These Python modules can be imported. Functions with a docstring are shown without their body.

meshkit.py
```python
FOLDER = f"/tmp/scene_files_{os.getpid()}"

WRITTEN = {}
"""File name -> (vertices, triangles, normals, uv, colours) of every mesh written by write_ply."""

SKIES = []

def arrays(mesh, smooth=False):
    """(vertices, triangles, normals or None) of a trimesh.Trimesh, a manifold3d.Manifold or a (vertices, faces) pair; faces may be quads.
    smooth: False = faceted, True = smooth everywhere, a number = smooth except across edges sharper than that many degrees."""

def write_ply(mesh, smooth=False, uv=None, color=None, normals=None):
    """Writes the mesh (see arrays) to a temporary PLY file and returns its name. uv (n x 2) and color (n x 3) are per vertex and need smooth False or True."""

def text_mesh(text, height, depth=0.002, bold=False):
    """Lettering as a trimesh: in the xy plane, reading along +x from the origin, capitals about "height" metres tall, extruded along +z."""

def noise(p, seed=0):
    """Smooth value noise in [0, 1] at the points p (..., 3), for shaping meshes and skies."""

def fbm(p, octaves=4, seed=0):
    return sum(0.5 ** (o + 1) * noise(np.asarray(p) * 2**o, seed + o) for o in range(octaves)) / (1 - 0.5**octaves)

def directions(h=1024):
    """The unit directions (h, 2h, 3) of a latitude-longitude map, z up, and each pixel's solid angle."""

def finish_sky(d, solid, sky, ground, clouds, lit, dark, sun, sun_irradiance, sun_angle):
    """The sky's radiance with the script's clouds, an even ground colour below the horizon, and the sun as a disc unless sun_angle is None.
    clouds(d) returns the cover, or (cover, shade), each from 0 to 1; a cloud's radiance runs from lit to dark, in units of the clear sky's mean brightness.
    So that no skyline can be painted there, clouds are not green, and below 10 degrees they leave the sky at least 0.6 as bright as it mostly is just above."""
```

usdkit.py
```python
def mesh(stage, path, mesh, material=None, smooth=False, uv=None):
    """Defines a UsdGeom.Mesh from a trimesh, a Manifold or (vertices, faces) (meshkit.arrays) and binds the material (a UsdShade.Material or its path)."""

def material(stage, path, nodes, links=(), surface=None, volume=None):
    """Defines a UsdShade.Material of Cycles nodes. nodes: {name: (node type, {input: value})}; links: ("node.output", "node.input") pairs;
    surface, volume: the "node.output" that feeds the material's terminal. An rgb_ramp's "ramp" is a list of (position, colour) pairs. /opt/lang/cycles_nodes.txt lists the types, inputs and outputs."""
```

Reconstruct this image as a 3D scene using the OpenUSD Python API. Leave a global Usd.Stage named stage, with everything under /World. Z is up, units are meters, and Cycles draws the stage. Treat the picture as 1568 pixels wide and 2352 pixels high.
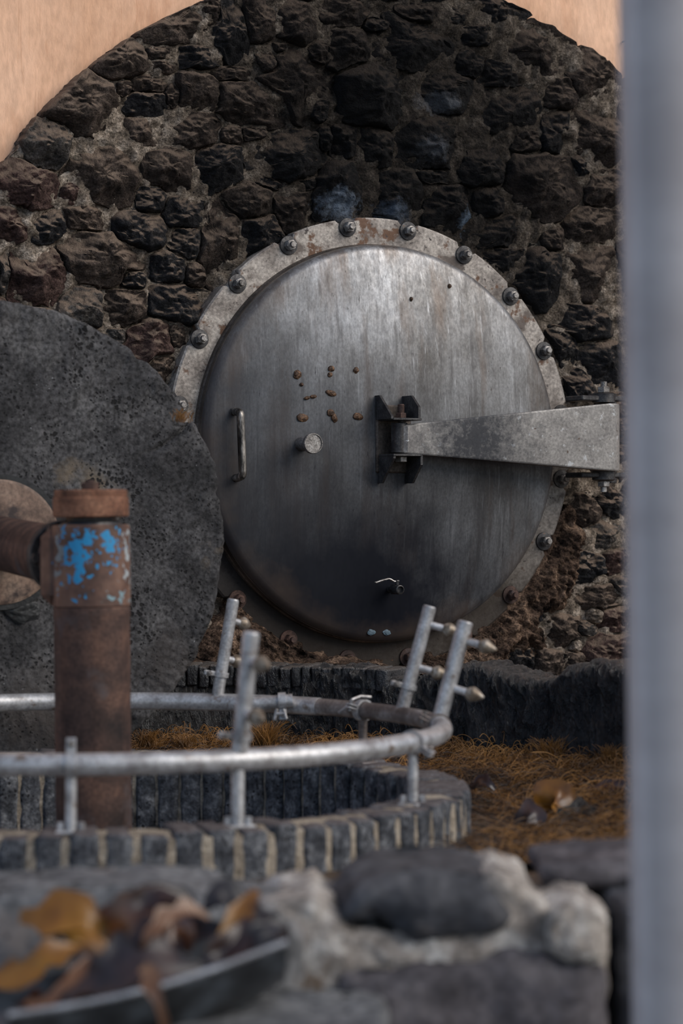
import math, random
import numpy as np, trimesh, usdkit, meshkit
import manifold3d as mf
from pxr import Usd, UsdGeom, UsdShade, UsdLux, Gf, Sdf, Vt
from shapely.geometry import Polygon, Point
from meshkit import fbm, noise

random.seed(7)
RNG = np.random.default_rng(7)
stage = Usd.Stage.CreateInMemory()
UsdGeom.SetStageUpAxis(stage, 'Z'); UsdGeom.SetStageMetersPerUnit(stage, 1.0)
UsdGeom.Xform.Define(stage, '/World'); UsdGeom.Scope.Define(stage, '/World/Looks')

# ------------------------------------------------------------------ camera, sky, exposure
ZC = 0.71
FPX = 85.0 / 24.0 * 1568
cam = UsdGeom.Camera.Define(stage, '/World/camera')
cam.AddTranslateOp().Set((0, 0, ZC)); cam.AddRotateXOp().Set(90.0)
cam.CreateFocalLengthAttr(85.0); cam.CreateHorizontalApertureAttr(24.0); cam.CreateVerticalApertureAttr(36.0)
cam.CreateFStopAttr(2.8); cam.CreateFocusDistanceAttr(6.95)
cam.CreateExposureAttr(0.55)
cam.CreateClippingRangeAttr((0.05, 500.0))

dome = UsdLux.DomeLight.Define(stage, '/World/sky')
dome.CreateIntensityAttr(1.0)
usdkit.material(stage, '/World/Looks/sky', {
    'sky': ('sky_texture', {'sky_type': 'multiple_scattering', 'sun_disc': False, 'sun_elevation': math.radians(48), 'sun_rotation': math.radians(140), 'aerosol_density': 2.0}),
    'co': ('texture_coordinate', {}),
    'nz': ('noise_texture', {'scale': 2.0, 'detail': 5.0}),
    'rp': ('rgb_ramp', {'ramp': [(0.3, (0.35, 0.35, 0.35)), (0.7, (0.65, 0.65, 0.65))]}),
    'mx': ('mix', {'color2': (2.3, 2.15, 2.05)}),
    'bg': ('background_shader', {'strength': 0.07})},
    [('co.generated', 'nz.vector'), ('nz.fac', 'rp.fac'), ('rp.color', 'mx.fac'), ('sky.color', 'mx.color1'), ('mx.color', 'bg.color')], surface='bg.background')
UsdShade.MaterialBindingAPI.Apply(dome.GetPrim()).Bind(UsdShade.Material.Get(stage, '/World/Looks/sky'))
# hazy sun: high, from the right and behind the camera
sun = UsdLux.DistantLight.Define(stage, '/World/sun')
sun.CreateAngleAttr(44.0); sun.CreateIntensityAttr(1.12); sun.CreateColorAttr((1.0, 0.93, 0.84))
SUN = np.array([0.92, -0.40, 0.72]); SUN /= np.linalg.norm(SUN)
_m = Gf.Matrix4d().SetLookAt(Gf.Vec3d(*SUN.tolist()), Gf.Vec3d(0, 0, 0), Gf.Vec3d(0, 0, 1)).GetInverse()
sun.AddTransformOp().Set(_m)

# ------------------------------------------------------------------ helpers
def P(px, py, d):
    return np.array([(px - 784) / FPX * d, d, ZC - (py - 1176) / FPX * d])

TH = math.radians(26.5)
T = np.array([math.cos(TH), math.sin(TH), 0]); N = np.array([math.sin(TH), -math.cos(TH), 0]); EZ = np.array([0, 0, 1.0])
W0 = P(851, 1020, 7.3)
def uv(px, py, off=0.0):
    """where the ray through a pixel meets the masonry wall's plane, in the wall's own coordinates"""
    px, py = np.asarray(px, float), np.asarray(py, float)
    r = np.stack([(px - 784) / FPX, np.ones_like(px), -(py - 1176) / FPX], -1)
    o = W0 + off * N - np.array([0, 0, ZC])
    s = (o @ N) / (r @ N)
    p = r * s[..., None] + np.array([0, 0, ZC])
    q = p - W0
    return np.stack([q @ T, q[..., 2]], -1)
def Wp(u, v, w):
    u, v, w = np.broadcast_arrays(*(np.asarray(x, float) for x in (u, v, w)))
    return W0 + u[..., None] * T + v[..., None] * EZ + w[..., None] * N
WM = np.eye(4); WM[:3, 0] = T; WM[:3, 1] = EZ; WM[:3, 2] = N; WM[:3, 3] = W0   # local x=u, y=v, z=out of the wall

USED = {}
def numbered(parent, name):
    k = USED.get((parent, name), 0); USED[(parent, name)] = k + 1
    return name if k == 0 else f'{name}_{k:03d}'
ORG = {}
def tag(prim, label=None, cat=None, group=None, kind=None):
    for k, v in (('label', label), ('category', cat), ('group', group), ('kind', kind)):
        if v: prim.SetCustomDataByKey(k, v)
    return prim
def thing(name, label=None, cat=None, loc=(0, 0, 0), group=None, kind=None):
    n = numbered('/World', name)
    x = UsdGeom.Xform.Define(stage, '/World/' + n); x.AddTranslateOp().Set(Gf.Vec3d(*map(float, loc)))
    ORG[str(x.GetPath())] = np.asarray(loc, float)
    return tag(x.GetPrim(), label, cat, group, kind)
def obj(name, mesh, mat, parent=None, smooth=35, label=None, **kw):
    pp = str(parent.GetPath()) if parent is not None else '/World'
    path = pp + '/' + numbered(pp, name)
    org = ORG.get(pp, np.zeros(3)); ORG[path] = org
    v, f, n = meshkit.arrays(mesh, smooth)
    m = usdkit.mesh(stage, path, (v - org, f), '/World/Looks/' + mat, smooth=False)
    if n is not None:
        m.CreateNormalsAttr(Vt.Vec3fArray.FromNumpy(n.astype(np.float32))); m.SetNormalsInterpolation('vertex')
    return tag(m.GetPrim(), label, **kw)
cat = trimesh.util.concatenate
def tm(v, f): return trimesh.Trimesh(np.asarray(v, float), np.asarray(f, int), process=False)
def xf(m, M): m = m.copy(); m.apply_transform(M); return m
def frame(o, z, x=None):
    """matrix whose local z runs along z"""
    z = np.asarray(z, float) / np.linalg.norm(z)
    if x is None: x = np.array([1, 0, 0]) if abs(z[0]) < .9 else np.array([0, 1, 0])
    x = np.asarray(x, float) - z * np.dot(x, z); x /= np.linalg.norm(x)
    M = np.eye(4); M[:3, 0] = x; M[:3, 1] = np.cross(z, x); M[:3, 2] = z; M[:3, 3] = o
    return M
def lathe(prof, n=32, M=None):
    """closed body of revolution about local z; prof = (r, z) from bottom axis to top axis"""
    pr = np.array(prof, float); a = np.arange(n) * 2 * np.pi / n
    v = np.stack([pr[:, None, 0] * np.cos(a), pr[:, None, 0] * np.sin(a), np.broadcast_to(pr[:, None, 1], (len(pr), n))], -1).reshape(-1, 3)
    i, j = np.meshgrid(np.arange(len(pr) - 1), np.arange(n), indexing='ij')
    q = np.stack([i * n + j, i * n + (j + 1) % n, (i + 1) * n + (j + 1) % n, (i + 1) * n + j], -1).reshape(-1, 4)
    m = tm(v, np.vstack([q[:, [0, 1, 2]], q[:, [0, 2, 3]]])); m.merge_vertices(); m.update_faces(m.nondegenerate_faces())
    return xf(m, M) if M is not None else m
def rod(a, b, r, r2=None, n=16, ch=.0015):
    a, b = np.asarray(a, float), np.asarray(b, float); L = np.linalg.norm(b - a); r2 = r if r2 is None else r2
    return lathe([(0, 0), (r - ch, 0), (r, ch), (r2, L - ch), (r2 - ch, L), (0, L)], n, frame(a, b - a))
def hexnut(r, h, M, ch=.0015):
    m = mf.Manifold.hull_points([(s * math.cos(k * math.pi / 3), s * math.sin(k * math.pi / 3), z) for k in range(6) for s, z in ((r * .92, 0), (r, ch), (r, h - ch), (r * .92, h))])
    v, f, _ = meshkit.arrays(m); return xf(tm(v, f), M)
def tube(pts, rad, sides=16, closed=False):
    p = np.asarray(pts, float); n = len(p); rad = np.broadcast_to(rad, (n,))
    t = (np.roll(p, -1, 0) - np.roll(p, 1, 0)) if closed else np.gradient(p, axis=0)
    t /= np.linalg.norm(t, axis=1, keepdims=True)
    a = np.zeros_like(p); x = np.cross(t[0], [0, 0, 1.0]); x = x if np.linalg.norm(x) > .1 else np.array([1., 0, 0])
    for k in range(n):
        x = x - t[k] * (x @ t[k]); x /= np.linalg.norm(x); a[k] = x
    b = np.cross(t, a); g = np.arange(sides) * 2 * np.pi / sides
    v = (p[:, None] + rad[:, None, None] * (np.cos(g)[None, :, None] * a[:, None] + np.sin(g)[None, :, None] * b[:, None])).reshape(-1, 3)
    m = n if closed else n - 1
    i, j = np.meshgrid(np.arange(m), np.arange(sides), indexing='ij'); i2 = (i + 1) % n
    q = np.stack([i * sides + j, i * sides + (j + 1) % sides, i2 * sides + (j + 1) % sides, i2 * sides + j], -1).reshape(-1, 4)
    f = np.vstack([q[:, [0, 1, 2]], q[:, [0, 2, 3]]])
    if not closed:
        v = np.vstack([v, p[0], p[-1]]); k = np.arange(sides); e = (n - 1) * sides
        f = np.vstack([f, np.stack([np.full(sides, n * sides), (k + 1) % sides, k], 1), np.stack([np.full(sides, n * sides + 1), e + k, e + (k + 1) % sides], 1)])
    return tm(v, f)
def rbox(sx, sy, sz, M=None, ch=.003):
    c = [(x, y, z) for x in (-1, 1) for y in (-1, 1) for z in (-1, 1)]
    pts = []
    for x, y, z in c:
        for k in range(3):
            q = np.array([x * (sx / 2 - ch), y * (sy / 2 - ch), z * (sz / 2 - ch)]); q[k] += (x, y, z)[k] * ch; pts.append(q)
    v, f, _ = meshkit.arrays(mf.Manifold.hull_points(np.array(pts))); m = tm(v, f)
    return xf(m, M) if M is not None else m
def prism(poly, h, M, ch=0.0):
    """extruded outline (local xy), z from 0 to h"""
    m = trimesh.creation.extrude_polygon(Polygon(poly), h, engine='earcut')
    return xf(m, M)
def grid(nu, nv):
    i, j = np.meshgrid(np.arange(nu - 1), np.arange(nv - 1), indexing='ij')
    q = np.stack([i * nv + j, (i + 1) * nv + j, (i + 1) * nv + j + 1, i * nv + j + 1], -1).reshape(-1, 4)
    return np.vstack([q[:, [0, 1, 2]], q[:, [0, 2, 3]]])
def ss(a, b, x): t = np.clip((x - a) / (b - a), 0, 1); return t * t * (3 - 2 * t)

# ------------------------------------------------------------------ materials
class Mat:
    def __init__(s, name): s.name, s.n, s.l, s.k = name, {}, [], 0
    def add(s, kind, ins=None, **v):
        s.k += 1; nm = f'n{s.k}'
        s.n[nm] = (kind, {k: x for k, x in v.items()})
        for k, src in (ins or {}).items(): s.l.append((src, f'{nm}.{k}'))
        return nm
    def done(s, out): usdkit.material(stage, '/World/Looks/' + s.name, s.n, s.l, surface=out)
def srgb(r, g, b): return tuple(((c / 255) / 12.92 if c <= 10 else ((c / 255 + .055) / 1.055) ** 2.4) for c in (r, g, b))
def surf(name, cols, scale=8, rough=.85, metallic=0., stretch=(1, 1, 1), bump=.4, bdist=.004, bscale=60, fine=None, dust=None, stain_shade=None, pores=None, spots=None, streak=None, spec=.3, coat=0., coords='geometry', detail=8., rough2=None, contrast=(.3, .7), island=0., rr=(.35, .65)):
    """rough procedural surface. cols = ramp colours; spots = [(scale, threshold, colour)] blotches; dust = (colour, amount) on ledges; soot = (centre, radii, colour, inner, outer), for stains and painted-in shade"""
    m = Mat(name)
    g = m.add('geometry'); pos = f'{g}.position'
    if coords == 'object': t = m.add('texture_coordinate'); pos = f'{t}.object'
    mp = m.add('mapping', {'vector': pos}, scale=stretch); vec = f'{mp}.vector'
    n1 = m.add('noise_texture', {'vector': vec}, scale=scale, detail=detail, roughness=.62)
    lo, hi = contrast
    rp = m.add('rgb_ramp', {'fac': f'{n1}.fac'}, ramp=list(zip(np.linspace(lo, hi, len(cols)), cols)))
    col = f'{rp}.color'
    if island:
        mr = m.add('map_range', {'value': f'{g}.random_per_island'}, to_min=1 - island, to_max=1 + island)
        hv = m.add('hsv', {'color': col, 'value': f'{mr}.result'}); col = f'{hv}.color'
    n2 = m.add('noise_texture', {'vector': vec}, scale=bscale, detail=6., roughness=.65); height = f'{n2}.fac'
    if fine:  # fine grain in the colour
        n3 = m.add('noise_texture', {'vector': vec}, scale=fine[0], detail=3., roughness=.6)
        r3 = m.add('rgb_ramp', {'fac': f'{n3}.fac'}, ramp=[(.35, (1 - fine[1],) * 3), (.65, (1 + fine[1],) * 3)])
        mx = m.add('mix', {'color1': col, 'color2': f'{r3}.color'}, mix_type='multiply', fac=1.0); col = f'{mx}.color'
    if streak:  # (vertical scale, horizontal scale, colour, lo, hi)
        for st in ([streak] if not isinstance(streak[0], tuple) else streak):
            ms = m.add('mapping', {'vector': pos}, scale=(st[1], st[1], st[0]))
            ns = m.add('noise_texture', {'vector': f'{ms}.vector'}, scale=1., detail=6., roughness=.6)
            rs = m.add('map_range', {'value': f'{ns}.fac'}, from_min=st[3], from_max=st[4], clamp=True)
            mx = m.add('mix', {'color1': col, 'fac': f'{rs}.result'}, color2=st[2]); col = f'{mx}.color'
    for sc, th, wd, c in (spots or []):
        ns = m.add('noise_texture', {'vector': vec}, scale=sc, detail=7., roughness=.6)
        rs = m.add('map_range', {'value': f'{ns}.fac'}, from_min=th, from_max=th + wd, clamp=True)
        mx = m.add('mix', {'color1': col, 'fac': f'{rs}.result'}, color2=c); col = f'{mx}.color'
    if pores:  # (scale, radius, colour)
        nw = m.add('noise_texture', {'vector': vec}, scale=pores[0] * .8, detail=2.)
        av = m.add('mix', {'color1': vec, 'color2': f'{nw}.color'}, mix_type='linear_light', fac=.6 / pores[0])
        vo = m.add('voronoi_texture', {'vector': f'{av}.color'}, scale=pores[0], feature='f1')
        nd = m.add('noise_texture', {'vector': vec}, scale=pores[0] * .12, detail=2.)
        rd = m.add('map_range', {'value': f'{nd}.fac'}, from_min=.35, from_max=.65, to_min=0.0, to_max=pores[1] * 1.6)
        sb = m.add('math', {'value1': f'{vo}.distance', 'value2': f'{rd}.result'}, math_type='subtract')
        rv = m.add('map_range', {'value': f'{sb}.value'}, from_min=-.06, from_max=.06, clamp=True)
        mx = m.add('mix', {'fac': f'{rv}.result', 'color2': col}, color1=pores[2]); col = f'{mx}.color'
        ad = m.add('math', {'value1': height, 'value2': f'{rv}.result'}, math_type='multiply_add', value3=0.); 
        height = f'{ad}.value'
    if dust:
        sx = m.add('separate_xyz', {'vector': f'{g}.normal'})
        nd = m.add('noise_texture', {'vector': vec}, scale=30., detail=6., roughness=.7)
        ad = m.add('math', {'value1': f'{sx}.z', 'value2': f'{nd}.fac'}, math_type='add')
        md = m.add('map_range', {'value': f'{ad}.value'}, from_min=dust[2], from_max=dust[3], to_max=dust[1], clamp=True)
        mx = m.add('mix', {'color1': col, 'fac': f'{md}.result'}, color2=dust[0]); col = f'{mx}.color'
    dull = None
    for c0, rad, c, a, b in (stain_shade or []):
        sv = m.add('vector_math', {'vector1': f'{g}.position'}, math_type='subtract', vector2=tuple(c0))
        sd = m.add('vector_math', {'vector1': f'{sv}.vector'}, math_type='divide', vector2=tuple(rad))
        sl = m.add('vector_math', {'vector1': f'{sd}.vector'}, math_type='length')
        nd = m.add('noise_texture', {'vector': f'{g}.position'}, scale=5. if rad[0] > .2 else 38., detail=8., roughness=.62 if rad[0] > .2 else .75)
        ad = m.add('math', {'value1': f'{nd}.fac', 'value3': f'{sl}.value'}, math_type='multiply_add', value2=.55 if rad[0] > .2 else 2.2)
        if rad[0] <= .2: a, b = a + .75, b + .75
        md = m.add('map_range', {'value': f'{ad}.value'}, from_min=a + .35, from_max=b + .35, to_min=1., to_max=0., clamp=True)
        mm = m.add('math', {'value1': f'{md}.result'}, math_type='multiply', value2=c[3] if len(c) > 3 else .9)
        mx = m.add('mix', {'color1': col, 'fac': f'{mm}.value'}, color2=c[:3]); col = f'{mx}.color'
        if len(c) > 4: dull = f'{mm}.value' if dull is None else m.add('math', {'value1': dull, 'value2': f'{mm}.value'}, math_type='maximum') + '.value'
    b = m.add('bump', {'height': height}, strength=bump, distance=bdist)
    ins = {'base_color': col, 'normal': f'{b}.normal'}
    if rough2 is not None:
        rr = m.add('map_range', {'value': f'{n2}.fac'}, from_min=rr[0], from_max=rr[1], to_min=rough, to_max=rough2, clamp=True); ins['roughness'] = f'{rr}.result'
    if dull:
        for key, full in (('metallic', metallic), ('specular_ior_level', spec)):
            k_ = m.add('math', {'value1': dull}, math_type='multiply_add', value2=-full * .88, value3=full); ins[key] = f'{k_}.value'
    p = m.add('principled_bsdf', ins, roughness=rough, metallic=metallic, specular_ior_level=spec, coat_weight=coat, coat_roughness=.15)
    m.done(f'{p}.BSDF')

S = srgb
SOOTC = Wp(*uv(940, 330), 0)
SOOT = [(SOOTC, (.62, .62, .66), (.006, .0055, .0055, .88), .45, 1.55)]
EFF = [(Wp(*uv(775, 475), 0.03), (.085, .085, .06), (.16, .20, .26, .75), .2, 1.0), (Wp(*uv(905, 490), .03), (.08, .08, .045), (.10, .13, .18, .6), .2, 1.0),
       (Wp(*uv(1063, 520), .02), (.03, .03, .07), (.16, .22, .30, .7), .2, 1.0), (Wp(*uv(1000, 240), .04), (.09, .09, .04), (.14, .15, .17, .55), .2, 1.0),
       (Wp(*uv(985, 345), .05), (.08, .08, .045), (.10, .11, .13, .5), .2, 1.0), (Wp(*uv(965, 490), .02), (.02, .02, .04), (.22, .09, .03, .6), .2, 1.0)]
DUST = ((.24, .175, .13), .85, .70, 1.25)
for nm, c in (('rock_brown', [(.012, .009, .0075), (.050, .037, .030), (.12, .09, .073)]), ('rock_red', [(.018, .010, .009), (.060, .036, .031), (.12, .078, .066)]),
              ('rock_grey', [(.016, .015, .015), (.062, .055, .050), (.14, .12, .105)]), ('rock_blue', [(.007, .007, .008), (.020, .0195, .021), (.045, .042, .041)])):
    surf(nm, c, scale=16, bscale=70, bump=1., bdist=.02, fine=(160, .5), dust=DUST, stain_shade=SOOT + EFF, spec=.12, rough=.9)
surf('mortar_old', [(.05, .039, .030), (.20, .16, .125), (.48, .40, .325)], scale=30, bscale=60, bump=1., bdist=.02, fine=(160, .5), stain_shade=SOOT + EFF, spec=.1, rough=.95)
surf('soil', [(.007, .005, .0045), (.07, .045, .032), (.22, .145, .10)], scale=14, bscale=70, bump=1., bdist=.012, fine=(150, .6), spec=.08, rough=.95, contrast=(.34, .68))
surf('stucco', [(.58, .33, .20), (.72, .44, .29), (.80, .52, .36)], scale=3, stretch=(1, 1, .35), bscale=26, bump=.55, bdist=.006, fine=(60, .10), streak=[(1.3, 70, (.46, .23, .125), .60, .85), (3, 9, (.56, .29, .17), .55, .8)], spec=.15, rough=.85)
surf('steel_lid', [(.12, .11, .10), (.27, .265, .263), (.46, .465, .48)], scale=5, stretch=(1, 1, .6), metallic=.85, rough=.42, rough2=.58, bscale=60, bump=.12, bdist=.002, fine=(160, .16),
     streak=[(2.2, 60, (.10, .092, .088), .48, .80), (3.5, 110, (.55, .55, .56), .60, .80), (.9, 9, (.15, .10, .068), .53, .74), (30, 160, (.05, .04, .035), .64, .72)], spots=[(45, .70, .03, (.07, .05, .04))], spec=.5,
     stain_shade=[(Wp(-.16, -.66, .1), (.66, .66, .66), (.0065, .0075, .0115, .99, 1), .45, 2.0), (Wp(-.62, .02, .1), (.46, .46, .66), (.035, .037, .043, .7, 1), .1, 1.4), (Wp(0, 0, .1), (.593, .593, .593), (.085, .060, .045, .62), 1.03, .80)])  # shade on the left and bottom painted in, with some soot; rim heat-stained
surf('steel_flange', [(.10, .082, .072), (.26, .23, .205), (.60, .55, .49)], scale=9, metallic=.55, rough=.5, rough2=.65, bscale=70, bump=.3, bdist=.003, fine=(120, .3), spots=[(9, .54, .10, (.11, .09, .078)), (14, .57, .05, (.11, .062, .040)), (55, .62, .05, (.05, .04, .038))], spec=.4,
     stain_shade=[(Wp(-.45, -.50, 0), (.55, .55, .34), (.014, .016, .02, .93, 1), .4, 1.2), (Wp(.15, -.78, 0), (1.0, 1.0, .60), (.028, .022, .018, .92, 1), .5, 1.25)])
surf('steel_lid_rim', [(.03, .024, .02), (.075, .06, .05), (.15, .12, .10)], scale=10, metallic=.6, rough=.5, bscale=60, bump=.3, bdist=.002, fine=(120, .3))
surf('dark_steel', [(.022, .020, .021), (.05, .047, .047), (.10, .095, .09)], scale=30, metallic=.7, rough=.45, bscale=120, bump=.25, bdist=.002, fine=(200, .3), spots=[(60, .66, .05, (.12, .05, .025))], spec=.4)
surf('worn_steel', [(.07, .062, .057), (.22, .20, .185), (.42, .40, .38)], scale=25, metallic=.75, rough=.42, bscale=120, bump=.25, bdist=.002, fine=(200, .3))
surf('handle_steel', [(.012, .011, .011), (.06, .054, .048), (.30, .27, .24)], scale=40, stretch=(1, 1, .3), metallic=.6, rough=.4, bscale=120, bump=.3, bdist=.002, fine=(200, .3), contrast=(.38, .66))
ARMC = Wp(*uv(1010, 1005), .2)
surf('arm_steel', [(.13, .12, .115), (.24, .225, .21), (.33, .31, .29)], scale=9, metallic=.45, rough=.5, rough2=.65, bscale=90, bump=.3, bdist=.002, fine=(130, .25), spots=[(40, .62, .05, (.40, .40, .40)), (55, .66, .04, (.09, .06, .045))], spec=.4,
     stain_shade=[(ARMC, (.17, .3, .3), (.035, .036, .041, .92, 1), .3, 1.2)])  # arm gets darker towards its lid end
surf('rust_weld', [(.012, .007, .005), (.06, .032, .018), (.20, .11, .06)], scale=110, metallic=.2, rough=.6, bscale=150, bump=.5, bdist=.003)
surf('rust', [(.018, .012, .011), (.058, .033, .026), (.12, .064, .045)], scale=12, metallic=.15, rough=.7, bscale=110, bump=.35, bdist=.002, fine=(160, .3), spec=.3, spots=[(9, .58, .1, (.075, .06, .06))])
surf('rust_warm', [(.04, .018, .012), (.15, .066, .038), (.25, .125, .075)], scale=16, metallic=.1, rough=.7, bscale=110, bump=.35, bdist=.002, fine=(160, .3), spec=.3)
surf('tahona_stone', [(.016, .0155, .016), (.042, .040, .041), (.090, .086, .085)], scale=7, bscale=70, bump=.7, bdist=.007, fine=(95, .6), pores=(85, .25, (.008, .007, .007)), spots=[(2.2, .55, .15, (.055, .046, .042)), (120, .70, .02, (.30, .30, .31)), (4, .64, .1, (.13, .10, .07))], spec=.25, rough=.8)
surf('hub_wood', [(.05, .030, .022), (.17, .11, .08), (.28, .20, .15)], scale=9, bscale=60, bump=.3, bdist=.003, fine=(120, .25), spots=[(5, .53, .06, (.035, .024, .022))], spec=.3, rough=.6)
surf('galvanised', [(.22, .205, .20), (.40, .39, .39), (.56, .555, .56)], scale=26, metallic=.65, rough=.42, rough2=.55, bscale=130, bump=.15, bdist=.001, fine=(170, .2), spots=[(30, .60, .08, (.20, .155, .125))], spec=.5)
surf('galvanised_stained', [(.09, .07, .062), (.17, .14, .125), (.33, .30, .285)], scale=18, metallic=.5, rough=.5, bscale=120, bump=.2, bdist=.001, fine=(170, .2), spec=.4)
surf('brass_nozzle', [(.07, .048, .032), (.20, .16, .12), (.38, .345, .30)], scale=60, metallic=.5, rough=.45, bscale=120, bump=.2, bdist=.001)
surf('brick_dark', [(.016, .017, .020), (.058, .061, .069), (.17, .172, .18)], scale=38, bscale=90, bump=.8, bdist=.006, fine=(140, .4), pores=(90, .22, (.012, .012, .014)), dust=((.13, .105, .10), .6, .9, 1.5), spec=.2, rough=.8)
surf('brick_mortar', [(.10, .082, .064), (.24, .20, .155), (.38, .33, .265)], scale=30, bscale=80, bump=.8, bdist=.006, fine=(150, .3), spec=.15, rough=.9)
surf('wet_brick', [(.004, .004, .005), (.013, .013, .015), (.055, .052, .050)], scale=20, stretch=(1, 1, .45), bscale=45, bump=1., bdist=.012, fine=(130, .5), dust=((.12, .10, .085), .7, .9, 1.5), spec=.6, rough=.22, rough2=.6, contrast=(.38, .72))
surf('wet_residue', [(.003, .003, .0035), (.008, .008, .009), (.020, .019, .020)], scale=18, stretch=(1, 1, .35), bscale=75, bump=1., bdist=.026, spec=.8, rough=.17, dust=((.10, .08, .066), .7, 1.22, 1.6))
surf('near_rock_light', [(.055, .055, .058), (.135, .135, .138), (.22, .215, .21)], scale=12, bscale=60, bump=.7, bdist=.008, fine=(60, .35), spots=[(3, .57, .1, (.20, .165, .15))], pores=(30, .14, (.02, .02, .02)), spec=.2, rough=.8)
surf('near_rock_dark', [(.022, .023, .027), (.058, .058, .064), (.11, .107, .11)], scale=9, bscale=50, bump=.7, bdist=.008, fine=(60, .3), spots=[(6, .60, .1, (.10, .085, .08))], spec=.25, rough=.7)
surf('near_rock_purple', [(.032, .028, .031), (.082, .074, .08), (.15, .135, .14)], scale=9, bscale=50, bump=.7, bdist=.008, fine=(60, .3), spec=.25, rough=.75)
surf('near_mortar', [(.12, .10, .085), (.34, .30, .265), (.58, .55, .51)], scale=20, bscale=60, bump=.7, bdist=.01, fine=(80, .2), spots=[(9, .62, .06, (.22, .15, .10))], spec=.15, rough=.9)
surf('pole_paint', [(.33, .30, .295), (.40, .37, .365), (.47, .44, .435)], scale=4, stretch=(1, 1, 2), metallic=.0, rough=.6, bscale=12, bump=.03, bdist=.002, spots=[(40, .68, .06, (.16, .14, .15))], spec=.4)
surf('tray_steel', [(.03, .026, .024), (.08, .08, .08), (.22, .235, .25)], scale=14, metallic=.7, rough=.4, bscale=80, bump=.2, bdist=.002)
surf('ground', [(.07, .055, .045), (.12, .10, .085), (.18, .15, .125)], scale=2, bscale=30, bump=.6, bdist=.01, fine=(40, .3))
surf('trough_floor', [(.02, .012, .008), (.05, .028, .014), (.09, .05, .02)], scale=12, bscale=60, bump=.9, bdist=.012, spec=.6, rough=.25, rough2=.7)
surf('mash', [(.004, .003, .002), (.022, .011, .005), (.075, .035, .011)], scale=16, stretch=(.5, 1, 1), bscale=90, bump=1., bdist=.02, fine=(200, .5), spec=.5, rough=.35, rough2=.75)
surf('residue_black', [(.008, .008, .008), (.02, .02, .02), (.03, .03, .03)], scale=20, rough=.3, rough2=.6)
surf('paint_pale_blue', [(.05, .08, .10), (.09, .13, .16)], scale=60, rough=.6)

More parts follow.
